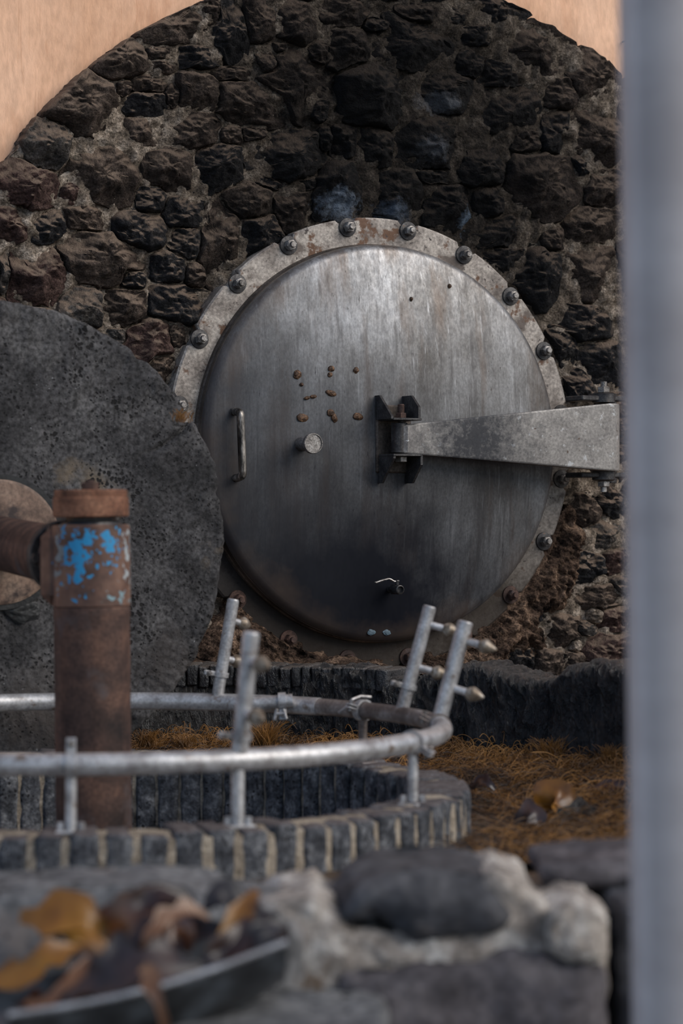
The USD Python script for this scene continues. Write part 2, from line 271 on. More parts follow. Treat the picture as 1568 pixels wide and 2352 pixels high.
def painted_sleeve():
    """rusty sleeve with flakes of old blue paint left on it"""
    m = Mat('painted_sleeve')
    g = m.add('geometry')
    n1 = m.add('noise_texture', {'vector': f'{g}.position'}, scale=16., detail=8., roughness=.62)
    rp = m.add('rgb_ramp', {'fac': f'{n1}.fac'}, ramp=[(.3, (.024, .013, .010)), (.5, (.095, .045, .029)), (.7, (.17, .092, .06))]); col = f'{rp}.color'
    def patch(px, py, rx, rz, colr, sc, th, wd, amt=1., front=True):
        nonlocal col
        c = P(px, py, 5.12)
        sv = m.add('vector_math', {'vector1': f'{g}.position'}, math_type='subtract', vector2=tuple(c))
        sd = m.add('vector_math', {'vector1': f'{sv}.vector'}, math_type='divide', vector2=(rx, .12, rz))
        sl = m.add('vector_math', {'vector1': f'{sd}.vector'}, math_type='length')
        nn = m.add('noise_texture', {'vector': f'{g}.position'}, scale=sc, detail=5., roughness=.55)
        ad = m.add('math', {'value1': f'{sl}.value', 'value3': f'{nn}.fac'}, math_type='multiply_add', value2=-.16)
        mr = m.add('map_range', {'value': f'{ad}.value'}, from_min=th, from_max=th + wd, to_max=amt, clamp=True)
        mx = m.add('mix', {'color1': col, 'fac': f'{mr}.result'}, color2=colr); col = f'{mx}.color'
    blue = (.012, .20, .40)
    patch(178, 1285, .036, .062, blue, 62., .395, .03)
    patch(200, 1240, .015, .020, blue, 70., .33, .03)
    patch(255, 1255, .026, .048, blue, 75., .43, .03)
    patch(292, 1270, .012, .07, (.30, .33, .34), 40., .38, .05)
    patch(275, 1375, .03, .012, (.16, .25, .28), 60., .40, .05)
    patch(130, 1290, .012, .08, (.13, .16, .17), 60., .42, .05)
    n2 = m.add('noise_texture', {'vector': f'{g}.position'}, scale=110., detail=6.)
    b = m.add('bump', {'height': f'{n2}.fac'}, strength=.35, distance=.002)
    p = m.add('principled_bsdf', {'base_color': col, 'normal': f'{b}.normal'}, roughness=.62)
    m.done(f'{p}.BSDF')
painted_sleeve()
def leafmat(name, cols, tr=.25, rough=.35, scale=12):
    m = Mat(name); t = m.add('texture_coordinate')
    n1 = m.add('noise_texture', {'vector': f'{t}.object'}, scale=scale, detail=6.); rp = m.add('rgb_ramp', {'fac': f'{n1}.fac'}, ramp=list(zip(np.linspace(.32, .68, len(cols)), cols)))
    p = m.add('principled_bsdf', {'base_color': f'{rp}.color'}, roughness=rough, specular_ior_level=.6)
    q = m.add('translucent_bsdf', {'color': f'{rp}.color'}); x = m.add('mix_closure', {'closure1': f'{p}.BSDF', 'closure2': f'{q}.BSDF'}, fac=tr)
    m.done(f'{x}.closure')
leafmat('leaf_orange', [(.10, .036, .008), (.27, .11, .014), (.38, .175, .025)])
leafmat('leaf_brown', [(.008, .004, .0035), (.035, .013, .008), (.15, .055, .016)], tr=.08, rough=.28)
leafmat('leaf_tan', [(.07, .03, .014), (.19, .085, .04), (.30, .16, .09)])
leafmat('leaf_dark', [(.008, .006, .007), (.022, .013, .014), (.06, .028, .02)], tr=.05, rough=.45)
leafmat('fibre_gold', [(.05, .022, .005), (.22, .098, .020), (.46, .23, .065)], tr=.2, rough=.5, scale=6)
leafmat('fibre_brown', [(.008, .004, .002), (.04, .017, .006), (.11, .05, .016)], tr=.15, rough=.45, scale=6)

# ------------------------------------------------------------------ ground
C = np.array([P(215, 1176, 5.2)[0], 5.2, 0.0])     # centre of the mill: the post
v = np.array([[-30, -20, -.5], [30, -20, -.5], [30, 30, -.5], [-30, 30, -.5]]); obj('ground', tm(np.vstack([v, v - [0, 0, .1]]), [[0, 1, 2], [0, 2, 3], [5, 4, 6], [6, 4, 7]]), 'ground', kind='structure')

# ------------------------------------------------------------------ the back wall: stucco, arch of lava stones set in mortar
wall = thing('wall_back', kind='structure')
AC = np.array([.0743, -.0810]); AR = 1.512
def bigplane():
    u = np.linspace(-4.5, 4.5, 180); z = np.linspace(-.5 - W0[2], 3.4, 120)
    U, V = np.meshgrid(u, z, indexing='ij')
    p = np.stack([U, V, 0 * U], -1)
    w = -.055 + .012 * (fbm(p * 3, 3, 5) - .5) + .004 * (fbm(p * np.array([14, 5, 1]), 3, 6) - .5)
    r = np.hypot(U - AC[0], V - AC[1]); w += .012 * np.exp(-((r - AR - .05) / .06) ** 2)
    v = Wp(U, V, w).reshape(-1, 3); f = grid(180, 120); return tm(v, f)
obj('stucco', bigplane(), 'stucco', wall, smooth=True)
FR = 0.678   # flange radius
def arch_edge(a): return AR + .028 * (fbm(np.stack([np.cos(a) * 9, np.sin(a) * 9, 0 * a], -1), 3, 3) - .5) * 2
def mortar_bed():
    st = .0085
    u = np.arange(-1.62, 1.25, st); z = np.arange(-1.05, AC[1] + AR + .05, st)
    U, V = np.meshgrid(u, z, indexing='ij')
    p = np.stack([U, V, 0 * U], -1)
    a = np.arctan2(V - AC[1], U - AC[0]); r = np.hypot(U - AC[0], V - AC[1]); E = arch_edge(a) - .02
    w = -.004 + .055 * (fbm(p * 13, 3, 11) - .5) + .034 * (fbm(p * 55, 3, 12) - .5)
    k = r > E                                                        # pull the rim onto the arch line and fold it back into the stucco
    s = np.where(k, E / r, 1); U2, V2 = AC[0] + (U - AC[0]) * s, AC[1] + (V - AC[1]) * s
    w = np.where(k, -.09, w)
    v = Wp(U2, V2, w).reshape(-1, 3); f = grid(len(u), len(z))
    kk = (k | (np.hypot(U, V) < FR - .1)).ravel(); f = f[~kk[f].all(1)]
    m = tm(v, f); m.remove_unreferenced_vertices(); return m
obj('mortar', mortar_bed(), 'mortar_old', wall, smooth=True)

# stones: (x, y, half width, half height, tilt, kind) as seen in the photograph, laid on the wall's plane
ST = '''187 238 88 70 10 b;278 139 60 42 -20 b;400 67 76 34 -16 b;487 27 24 30 0 b;531 68 36 74 -10 d;364 122 30 18 0 b;455 132 59 23 5 d;372 153 28 16 0 b;345 193 40 20 0 b;337 238 56 27 3 d
282 205 18 20 0 b;395 222 17 28 10 b;453 215 48 42 0 b;535 170 44 17 5 b;582 240 86 50 22 b;678 188 112 66 50 b;318 308 62 34 5 b;447 298 60 46 15 b;113 330 47 60 -5 g;232 405 88 68 15 b
378 388 57 47 0 b;497 383 54 58 0 d;66 430 70 50 12 r;163 443 27 30 30 r;343 457 34 32 0 d;28 516 36 42 0 r;108 524 44 36 -28 d;200 505 52 34 5 b;318 532 62 46 10 d;420 490 43 34 0 d
420 560 37 38 0 d;240 592 108 64 22 b;86 633 65 64 0 r;6 625 14 55 5 g;383 613 43 40 0 d;450 632 25 30 0 b;505 550 40 105 14 b;562 463 55 42 0 b;598 543 47 48 0 d;672 480 40 52 0 b
665 360 86 64 0 d;530 312 27 21 0 b;585 308 32 17 0 b;600 50 40 52 0 b;672 60 56 52 20 b;727 122 28 27 0 b;187 708 50 44 0 g;288 705 54 50 10 b;405 697 76 44 5 d;340 780 56 54 0 r
402 775 20 28 0 b;368 842 30 32 0 b;267 772 22 20 0 g;785 25 60 40 10 b;935 100 98 62 5 d;800 110 56 48 -10 b;858 222 88 74 25 d;1010 213 78 48 -5 d;990 330 88 58 5 d;860 340 44 50 0 d
790 325 30 38 0 d;775 440 60 66 0 d;905 445 68 54 0 d;1142 25 68 27 8 d;1095 82 56 22 0 d;1225 115 90 58 22 b;1365 180 64 54 25 b;1280 212 42 40 0 b;1080 150 34 30 0 d;1150 172 52 30 10 d
1160 265 84 62 -5 d;1272 305 35 50 0 d;1205 320 36 32 0 b;1105 385 54 48 0 d;1238 430 84 76 0 b;1372 315 56 78 0 b;1333 385 12 38 -15 d;1390 430 42 46 0 b;1030 470 52 52 10 d;1120 467 36 40 0 d
1150 537 82 42 -8 d;1233 635 50 62 10 d;1358 518 62 40 0 b;1352 632 64 68 0 b;1157 592 56 30 5 d;1003 408 52 17 3 d;1340 740 66 44 5 d;1290 800 34 46 0 d;1385 830 52 46 0 d;1320 880 36 34 0 d
1400 1150 62 24 35 d;1341 1174 34 38 0 b;1390 1235 46 34 10 g;1414 1282 28 34 0 r;1343 1307 40 38 0 d;1372 1372 60 32 8 b;1407 1420 30 36 0 r;1363 1412 16 19 0 w;1395 1497 56 44 0 r;1257 1520 34 34 0 b
1315 1523 28 28 0 b;1355 1532 16 13 0 b;1195 1508 36 34 0 d;1285 1450 44 42 0 b;1318 1482 14 16 0 w;1345 1445 24 16 20 g;1430 1345 24 24 0 g;1370 1330 20 12 0 w;745 540 36 26 -20 d;845 505 36 12 0 d
-30 330 40 40 0 b;-40 720 50 60 0 r;1450 90 50 60 0 b;1470 240 50 60 0 b;1480 420 60 70 0 b;1480 600 60 70 0 d;1570 330 70 60 5 b;1600 480 60 64 0 b;1600 650 66 70 0 d;1590 820 60 70 0 b;1580 1200 60 60 0 b;1500 1330 60 50 0 b;1620 1400 56 60 0 r;1500 1480 50 50 0 b;1480 760 60 60 0 d;860 -50 90 40 0 d;700 -40 70 36 0 b;1000 -40 60 38 0 d
960 35 44 22 10 b;1050 40 40 20 0 d;870 60 36 20 10 d;730 250 26 36 20 d;745 320 16 30 0 d;620 420 40 14 15 d;700 425 30 16 -10 d;612 145 24 38 -20 b;640 110 20 20 0 b;300 640 36 28 10 d'''
STONES = [(*map(float, s.split()[:5]), s.split()[5]) for s in ST.replace('\n', ';').split(';') if s.strip()]
flange_px = lambda x, y: np.hypot((x - 851) / .895, y - 1020)
def metric(s, x, y):
    c, sn = math.cos(math.radians(s[4])), math.sin(math.radians(s[4]))
    dx, dy = x - s[0], y - s[1]
    return (np.abs((dx * c + dy * sn) / s[2]) ** 3.2 + np.abs((-dx * sn + dy * c) / s[3]) ** 3.2) ** .3125
def fill():
    rr = np.random.default_rng(3); made = list(STONES)
    for size in (30, 19):
        for _ in range(2800):
            x, y = rr.uniform(-160, 1850), rr.uniform(-160, 1560)
            r_ = np.hypot((x - 810) / .895, y - 1095)
            if r_ > 1140 or flange_px(x, y) < 528 + size * .5: continue
            if (x < 1150 and y > 1100) or (x < 320 and y > 800) or (x > 1480 and size < 25): continue
            rx, ry = size * rr.uniform(.8, 1.6), size * rr.uniform(.7, 1.1)
            dmin = min(metric(s, x, y) - (.62 * size / max(s[2], s[3])) for s in made if abs(s[0] - x) < 260 and abs(s[1] - y) < 260) if made else 9
            if dmin > 1.0 + (.12 if size > 20 else .2): made.append((x, y, rx, ry, rr.uniform(-30, 30), 'd' if 430 < x < 1250 else 'b'))
    return made
ALL = fill()
CEN = np.array([[s[0], s[1]] for s in ALL])
def stone_mesh(i, na=64, nr=19):
    s = ALL[i]; rr = np.random.default_rng(100 + i)
    near = [j for j in np.argsort(np.hypot(*(CEN - CEN[i]).T))[1:18]]
    a = np.arange(na) * 2 * np.pi / na
    R = max(s[2], s[3]) * 1.5; k = np.linspace(0.02, 1, 70)
    x = s[0] + np.cos(a)[:, None] * R * k; y = s[1] + np.sin(a)[:, None] * R * k
    lim = 1.30 + .34 * (noise(np.stack([np.cos(a) * 2.2 + i * 7, np.sin(a) * 2.2, 0 * a + i], -1), i) - .5)
    m = metric(s, x, y); ok = m < lim[:, None]
    for j in near: ok &= m < metric(ALL[j], x, y) * .985
    ok &= flange_px(x, y) > 517
    q0 = uv(x, y); ok &= np.hypot(q0[..., 0] - AC[0], q0[..., 1] - AC[1]) < AR - .006 + .02 * (q0[..., 0] > .3)
    first = np.where(ok.all(1), 70, np.argmin(ok, axis=1)); rad = R * k[np.clip(first - 1, 0, 69)]
    rad = np.minimum(rad, .5 * (np.roll(rad, 1) + np.roll(rad, -1)) * 1.18)
    rad = .6 * rad + .2 * (np.roll(rad, 1) + np.roll(rad, -1))
    rad = np.maximum(rad - 1.2 + rr.normal(0, .022, na) * rad, 2)
    t = np.concatenate([np.linspace(.0, .8, nr - 6), [.87, .92, .96, .985, 1.0, 1.0]])
    X = s[0] + np.cos(a)[:, None] * rad[:, None] * t; Y = s[1] + np.sin(a)[:, None] * rad[:, None] * t
    q = uv(X, Y); sc = 7.3 / FPX; size = min(s[2], s[3]) * sc
    H = min(.080, .026 + size * .55) * rr.uniform(.75, 1.2)
    prof = np.clip(1 - t ** 3.6, 0, 1) ** .55
    w = H * prof[None, :] * np.ones((na, 1))
    for _ in range(11):   # hewn facets
        g = rr.uniform(0, 2 * np.pi); sl = rr.uniform(.15, 1.0)
        pl = H * rr.uniform(.62, 1.05) - sl * ((q[..., 0] - q[0, 0, 0]) * math.cos(g) + (q[..., 1] - q[0, 0, 1]) * math.sin(g) - size * rr.uniform(.05, .5))
        w = np.minimum(w, np.maximum(pl, -.01))
    p = np.stack([q[..., 0], q[..., 1], 0 * w + i], -1)
    amp = np.clip((1 - t) * 6, .35, 1)[None]
    w = w + amp * (.030 * (fbm(p * np.array([13, 15, 1]), 3, i) - .5) + .018 * (np.abs(2 * fbm(p * np.array([26, 34, 1]), 3, i + 5) - 1) - .25) + .016 * (fbm(p * np.array([75, 90, 1]), 2, i + 9) - .5)) - .004
    w[:, -1] = -.05; w[:, -2] = np.minimum(w[:, -2], .006)
    w[:, 0] = w[:, 0].mean()
    v = Wp(q[..., 0], q[..., 1], w)
    vv = np.vstack([v[:, 1:].reshape(-1, 3), v[:1, 0]]); n1 = len(t) - 1
    ii, jj = np.meshgrid(np.arange(na), np.arange(n1 - 1), indexing='ij'); i2 = (ii + 1) % na
    qd = np.stack([ii * n1 + jj, ii * n1 + jj + 1, i2 * n1 + jj + 1, i2 * n1 + jj], -1).reshape(-1, 4)
    k0 = np.arange(na); fan = np.stack([np.full(na, len(vv) - 1), k0 * n1, ((k0 + 1) % na) * n1], 1)
    f = np.vstack([qd[:, [0, 1, 2]], qd[:, [0, 2, 3]], fan])
    m = tm(vv, f[:, ::-1])
    return m
RK = {'b': 'rock_brown', 'r': 'rock_red', 'g': 'rock_grey', 'd': 'rock_blue', 'w': 'mortar_old'}
order = sorted(range(len(ALL)), key=lambda i: (not (-60 < ALL[i][0] < 1450 and -40 < ALL[i][1] < 1590), -ALL[i][2] * ALL[i][3]))
rest = []
for n_, i in enumerate(order):
    m = stone_mesh(i)
    if n_ < 296: obj('stone', m, RK[ALL[i][5]], wall, smooth=50)
    else: rest.append(m)
if rest: obj('small_stones', cat(rest), 'rock_brown', wall, smooth=50, kind='stuff')

# ------------------------------------------------------------------ steel flange bolted round the oven mouth
OFF = .045
NB = 20
fl = thing('flange_ring', 'round bolted steel flange set in the dark stone wall around the oven door', 'flange', Wp(0, -FR, 0))
def flange():
    na = 480; a = np.arange(na) * 2 * np.pi / na
    d = np.abs((np.degrees(a) - 90 - 9 + 9) % 18 - 9)
    ro = FR - .010 * ss(2.9, 2.4, d) + .002 * (fbm(np.stack([np.cos(a) * 8, np.sin(a) * 8, 0 * a], -1), 3, 2) - .5)
    ri = .52
    rows = [(ri, -.05), (ri, OFF)] + [(None, s) for s in (-.05,)]
    V = []
    for fr, w in ((0, -.05), (0, OFF), (.5, OFF), (.965, OFF), (1, OFF - .004), (1, -.06)):
        r = ri + (ro - ri) * fr; V.append(np.stack([r * np.cos(a), r * np.sin(a), 0 * a + w], -1))
    n = len(V); v = np.array(V).reshape(-1, 3)
    i, j = np.meshgrid(np.arange(n - 1), np.arange(na), indexing='ij')
    q = np.stack([i * na + j, (i + 1) * na + j, (i + 1) * na + (j + 1) % na, i * na + (j + 1) % na], -1).reshape(-1, 4)
    return xf(tm(v, np.vstack([q[:, [0, 1, 2]], q[:, [0, 2, 3]]])), WM)
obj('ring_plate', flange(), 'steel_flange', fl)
for k in range(NB):
    a = math.radians(90 + 9 + 18 * k); c = np.array([.652 * math.cos(a), .652 * math.sin(a), OFF])
    M = WM @ frame(c, [0, 0, 1], [math.cos(k * 1.3), math.sin(k * 1.3), 0])
    low = math.sin(a) < -.55
    b = cat([hexnut(.0165, .026, M), lathe([(0, .02), (.0095, .02), (.0095, .036), (.008, .039), (0, .039)], 12, M), lathe([(.0125, .024), (.0125, .0285), (.0100, .029), (0, .029)], 16, M)])
    bp = obj('bolt', b, 'worn_steel' if not low else 'rust', fl)
    obj('washer', lathe([(0, -.002), (.0275, -.002), (.0285, .002), (.0275, .0055), (.012, .007), (0, .007)], 28, M), 'dark_steel' if not low else 'rust', bp)

# ------------------------------------------------------------------ oven door: dished lid, handle, hinge arm
door = thing('oven_door', 'round domed grey steel oven door with long hinge arm, closed in the stone arch', 'oven door', Wp(0, -.593, OFF))
LR, LH = .593, .066
def lid():
    pr = [(0.0, OFF)]
    n = 26; sag = .055
    face = [(r, OFF + LH + sag * (1 - (r / (LR - .03)) ** 2)) for r in np.linspace(0, LR - .03, n)]
    rim = [(LR - .03 + .03 * math.sin(t), OFF + LH - .03 + .03 * math.cos(t) - .003 * math.sin(t)) for t in np.linspace(.25, math.pi / 2, 8)]
    prof = face + rim
    na = 160; a = np.arange(na) * 2 * np.pi / na
    pr = np.array(prof); v = np.stack([pr[:, None, 0] * np.cos(a), pr[:, None, 0] * np.sin(a), np.broadcast_to(pr[:, None, 1], (len(pr), na))], -1)
    w = .0035 * (fbm(v * np.array([5, 5, 0]) + 3, 3, 8) - .5); v[..., 2] += w
    i, j = np.meshgrid(np.arange(len(pr) - 1), np.arange(na), indexing='ij')
    q = np.stack([i * na + j, (i + 1) * na + j, (i + 1) * na + (j + 1) % na, i * na + (j + 1) % na], -1).reshape(-1, 4)
    m = tm(v.reshape(-1, 3), np.vstack([q[:, [0, 1, 2]], q[:, [0, 2, 3]]])); m.merge_vertices(); m.update_faces(m.nondegenerate_faces()); return xf(m, WM)
def lidz(u, v): return OFF + LH + .055 * (1 - min(1, (np.hypot(u, v) / (LR - .03)) ** 2))
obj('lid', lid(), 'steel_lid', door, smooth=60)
obj('lid_skirt', lathe([(LR - .006, OFF - .004), (LR + .006, OFF - .004), (LR + .004, OFF + .012), (LR, OFF + .016), (LR, OFF + .0385), (LR - .004, OFF + .039), (LR - .006, OFF - .004)], 160, WM), 'steel_lid_rim', door)
def Lp(px, py, off=0.0):
    """point of the lid's surface seen at a pixel -> wall-local (u, v, w)"""
    w = .15
    for _ in range(4): u, v_ = uv(px, py, w); w = lidz(u, v_)
    return np.array([u, v_, w + off])
def local(pts): return np.array([WM[:3, :3] @ np.asarray(p) + WM[:3, 3] for p in np.atleast_2d(pts)])
# handle: round bar standing off on two bent ends
h0, h1 = Lp(536, 945), Lp(541, 1098)
hp = []
for t in np.linspace(0, 1, 7): hp.append(h0 + [.0, 0, -.004 + .04 * t] + np.array([0, -.004 * t * t, 0]))
for t in np.linspace(0, math.pi / 2, 6)[1:]: hp.append(h0 + [0, -.004 - .014 * (1 - math.cos(t)), .036 + .014 * math.sin(t)])
e = h1 + [0, 0, .036]
hq = [h1 + [0, .004 * t * t, -.004 + .04 * t] for t in np.linspace(0, 1, 7)] + [h1 + [0, .004 + .014 * (1 - math.cos(t)), .036 + .014 * math.sin(t)] for t in np.linspace(0, math.pi / 2, 6)[1:]]
obj('handle', tube(local(np.array(hp + hq[::-1])), .0118, 14), 'handle_steel', door, label='vertical round bar handle with dark bent ends')
# round stub
b = Lp(692, 1020); M = WM @ frame(b, [0, 0, 1])
st = obj('stub', lathe([(0, -.006), (.021, -.006), (.021, .066), (.024, .068), (.0285, .068), (.030, .070), (.030, .080), (.0285, .082), (.0265, .082), (.0262, .079), (0, .079)], 40, M), 'worn_steel', door, label='round steel stub standing out of the lid')
# blobs of old weld on the lid
for (x, y, rx, ry, an) in ((683, 861, 8, 10, 20), (692, 883, 4, 4, 0), (760, 847, 7, 7, 0), (757, 861, 5, 6, 10), (817, 851, 6, 7, 0), (705, 914, 7, 4, -15), (719, 911, 7, 4, -10), (759, 903, 12, 7, 15), (695, 960, 13, 9, 0), (759, 948, 8, 8, 0), (767, 960, 6, 10, -20), (822, 957, 10, 8, 10), (1032, 657, 4, 5, 0), (944, 687, 3, 5, 0)):
    c = Lp(x, y); s = 7.3 / FPX
    m = trimesh.creation.icosphere(3, 1.0); v = m.vertices; v *= (1 + .35 * (fbm(v * 1.6 + x, 3, int(y)) - .5) * 2)[:, None]
    m.apply_scale([rx * s / .9, ry * s, .006]); m.apply_transform(trimesh.transformations.rotation_matrix(-math.radians(an), [0, 0, 1])); m.apply_translation(c + [0, 0, .0005])
    obj('weld_spot', xf(m, WM), 'rust_weld', door, smooth=True, label='rusty blob of old weld' if x == 683 else None)
# two bracket brackets, backing pad and pins
k0 = Lp(866, 1008); ku = k0[0]; kw = min(lidz(ku - .01, .0), lidz(ku + .1, .0)) - .006
pad = rbox(.115, .20, .03, WM @ frame([ku + .052, k0[1], kw], [0, 0, 1], [1, 0, 0]), .004); obj('hinge_pad', pad, 'steel_lid_rim', door)
def yat(py): return uv(900, py, .2)[1]
AW = kw + .075           # distance of the arm's axis from the wall
for up, py, tip, lab in ((1, 964, 908, 'upper'), (-1, 1046, 1110, 'lower')):
    z = yat(py); zt = yat(tip)
    parts = [rbox(.094, .007, .105, WM @ frame([ku + .048, z, kw + .055], [0, 0, 1], [1, 0, 0]), .0015)]
    hgt = abs(zt - z)
    for q, (uu, dep) in enumerate(((ku + .002, .105), (ku + .092, .105))):
        out = [(0, 0), (dep, 0), (dep, hgt * (.12 if q == 0 else .5)), (.03 if q == 0 else .06, hgt), (0, hgt)]
        if q == 1 and up < 0: out = [(0, 0), (dep, 0), (dep, hgt * .35), (.05, hgt), (0, hgt)]
        Mf = np.eye(4); Mf[:3, 0] = [0, 0, 1]; Mf[:3, 1] = [0, up, 0]; Mf[:3, 2] = np.cross([0, 0, 1], [0, up, 0]); Mf[:3, 3] = [uu + (.004 if up < 0 else -.004) * (1 if up < 0 else -1) * 0, z, kw]
        parts.append(prism(out, .0075, WM @ Mf))
    br = obj('bracket', cat(parts), 'dark_steel', door, smooth=False, label=f'{lab} two-finned hinge bracket')
    Mb = WM @ frame([ku + .050, z + up * .0035, kw + .062], [0, up, 0], [1, 0, 0])
    if up > 0: pb = cat([hexnut(.017, .016, Mb), lathe([(0, 0), (.0105, 0)] + [(.0105 - .0012 * (k % 2), .016 + .0022 * k) for k in range(11)] + [(.008, .042), (0, .042)], 16, Mb)])
    else: pb = hexnut(.019, .016, Mb)
    obj('pin_nut', pb, 'worn_steel' if up < 0 else 'rust', br)
zt, zb = yat(970), yat(1042)
obj('hinge_pin', rod(*local([[ku + .050, yat(1052), kw + .062], [ku + .050, yat(956), kw + .062]]), .0095), 'dark_steel', door)
# the arm: tapered box beam from the lid's centre to the hinge post on the right
def arm():
    sec = []
    u0 = ku + .036; u1 = uv(1402, 1000, .25)[0]
    w0, w1 = kw + .062, kw + .055
    us = [u0, u0 + .02] + list(np.linspace(u0 + .05, u1, 14)) + [u1 + .06 * math.sin(t) for t in np.linspace(.3, 1.5, 6)]
    vs = []
    pxs = np.array([900, 1385.]); top = np.array([uv(905, 976, .25)[1], uv(1385, 926, .25)[1]]); bot = np.array([uv(905, 1040, .25)[1], uv(1385, 1081, .25)[1]])
    ub = np.array([u0, u1])
    V = []
    for i, u in enumerate(us):
        uu = min(u, u1); zt = np.interp(uu, ub, top); zb = np.interp(uu, ub, bot)
        fr = kw + .062 + .030 + .006 * (uu - u0); bk = kw + .062 - .024
        if u > u1: fr -= (u - u1) ** 2 / .06 * .8
        if i == 0: fr -= .012; bk += .012
        c = .005
        V.append([(u, zb + c, fr), (u, zt - c, fr), (u, zt, fr - c), (u, zt, bk + c), (u, zt - c, bk), (u, zb + c, bk), (u, zb, bk + c), (u, zb, fr - c)])
    # tail beyond the bend runs back towards the wall
    u = us[-1] + .004; V.append([(u, y, min(w, V[-1][0][2] - .01)) for (_, y, w) in V[-1]])
    V = np.array(V); n, m = V.shape[:2]
    v = V.reshape(-1, 3); i, j = np.meshgrid(np.arange(n - 1), np.arange(m), indexing='ij')
    q = np.stack([i * m + j, (i + 1) * m + j, (i + 1) * m + (j + 1) % m, i * m + (j + 1) % m], -1).reshape(-1, 4)
    f = list(np.vstack([q[:, [0, 1, 2]], q[:, [0, 2, 3]]]))
    for base, s in ((0, 1), ((n - 1) * m, -1)):
        for k in range(1, m - 1): f.append([base, base + k, base + k + 1][::s])
    t = tm(v, f); t.fix_normals(); return xf(t, WM), u1
am, U1 = arm()
obj('hinge_arm', am, 'arm_steel', door, smooth=30, label='long tapered box arm carrying the lid')
obj('arm_knuckle', rod(*local([[ku + .044, zb + .002, kw + .062], [ku + .044, zt - .002, kw + .062]]), .024, n=24), 'dark_steel', door)
for up, py in ((1, 918), (-1, 1092)):
    z = uv(1395, py, .12)[1]
    c = np.array([U1 + .02, z, kw + .02])
    hh = obj('hinge_plate', cat([rbox(.16, .016, .10, WM @ frame(c + [-.01, 0, -.03], [0, 0, 1], [1, 0, 0]), .003), lathe([(0, -.012), (.036, -.012), (.036, .014), (.030, .018), (0, .018)], 28, WM @ frame(c, [0, up, 0]))]), 'dark_steel', door)
    obj('hinge_bolt', cat([hexnut(.020, .018, WM @ frame(c + [0, up * .018, 0], [0, up, 0])), lathe([(0, .0), (.010, 0), (.010, .034), (0, .036)], 14, WM @ frame(c + [0, up * .018, 0], [0, up, 0]))]), 'worn_steel', hh)
hk = np.array([U1 + .05, 0, kw - .02])
obj('hinge_post', rod(*local([[U1 + .075, uv(1400, 905, .1)[1], kw - .045], [U1 + .075, uv(1400, 1110, .1)[1], kw - .045]]), .03, n=24), 'dark_steel', door)
# ball valve low on the lid
b = Lp(895, 1353); A = local([b])[0]
def VL(*p): return local([b + np.array(p)])[0]
va = obj('valve', cat([rod(VL(0, 0, -.01), VL(0, 0, .03), .010), hexnut(.0165, .018, WM @ frame(b + [0, 0, .022], [0, 0, 1]), .002), lathe([(0, .036), (.013, .036), (.0145, .042), (.0145, .054), (.013, .058), (.0135, .066), (.0105, .068), (.0095, .056), (0, .056)], 24, WM @ frame(b, [0, 0, 1])),
      rod(VL(0, .008, .046), VL(0, .026, .046), .0055), hexnut(.008, .006, WM @ frame(b + [0, .022, .046], [0, 1, 0]))]), 'dark_steel', door, label='small ball valve low on the lid')
lev = [(0.004, .024, .046), (-.010, .024, .044), (-.020, .030, .043), (-.026, .032, .042), (-.045, .028, .040), (-.068, .021, .038)]
lv = np.array([b + np.array(p) for p in lev]); fm = np.array(lv)
obj('lever', cat([tube(local(fm + [0, .0, .003]), .0026, 8), tube(local(fm + [0, .0, -.003]), .0026, 8)]), 'worn_steel', va)
for x, y in ((853, 1452), (888, 1452)):
    c = Lp(x, y); m = trimesh.creation.icosphere(3, 1.0); m.vertices *= (1 + .5 * (fbm(m.vertices * 1.8 + x, 3, 4) - .5) * 2)[:, None]; m.apply_scale([.013, .009, .0035]); m.apply_translation(c); obj('paint_splash', xf(m, WM), 'paint_pale_blue', door, smooth=True, label='pale blue splash of paint' if x == 853 else None)

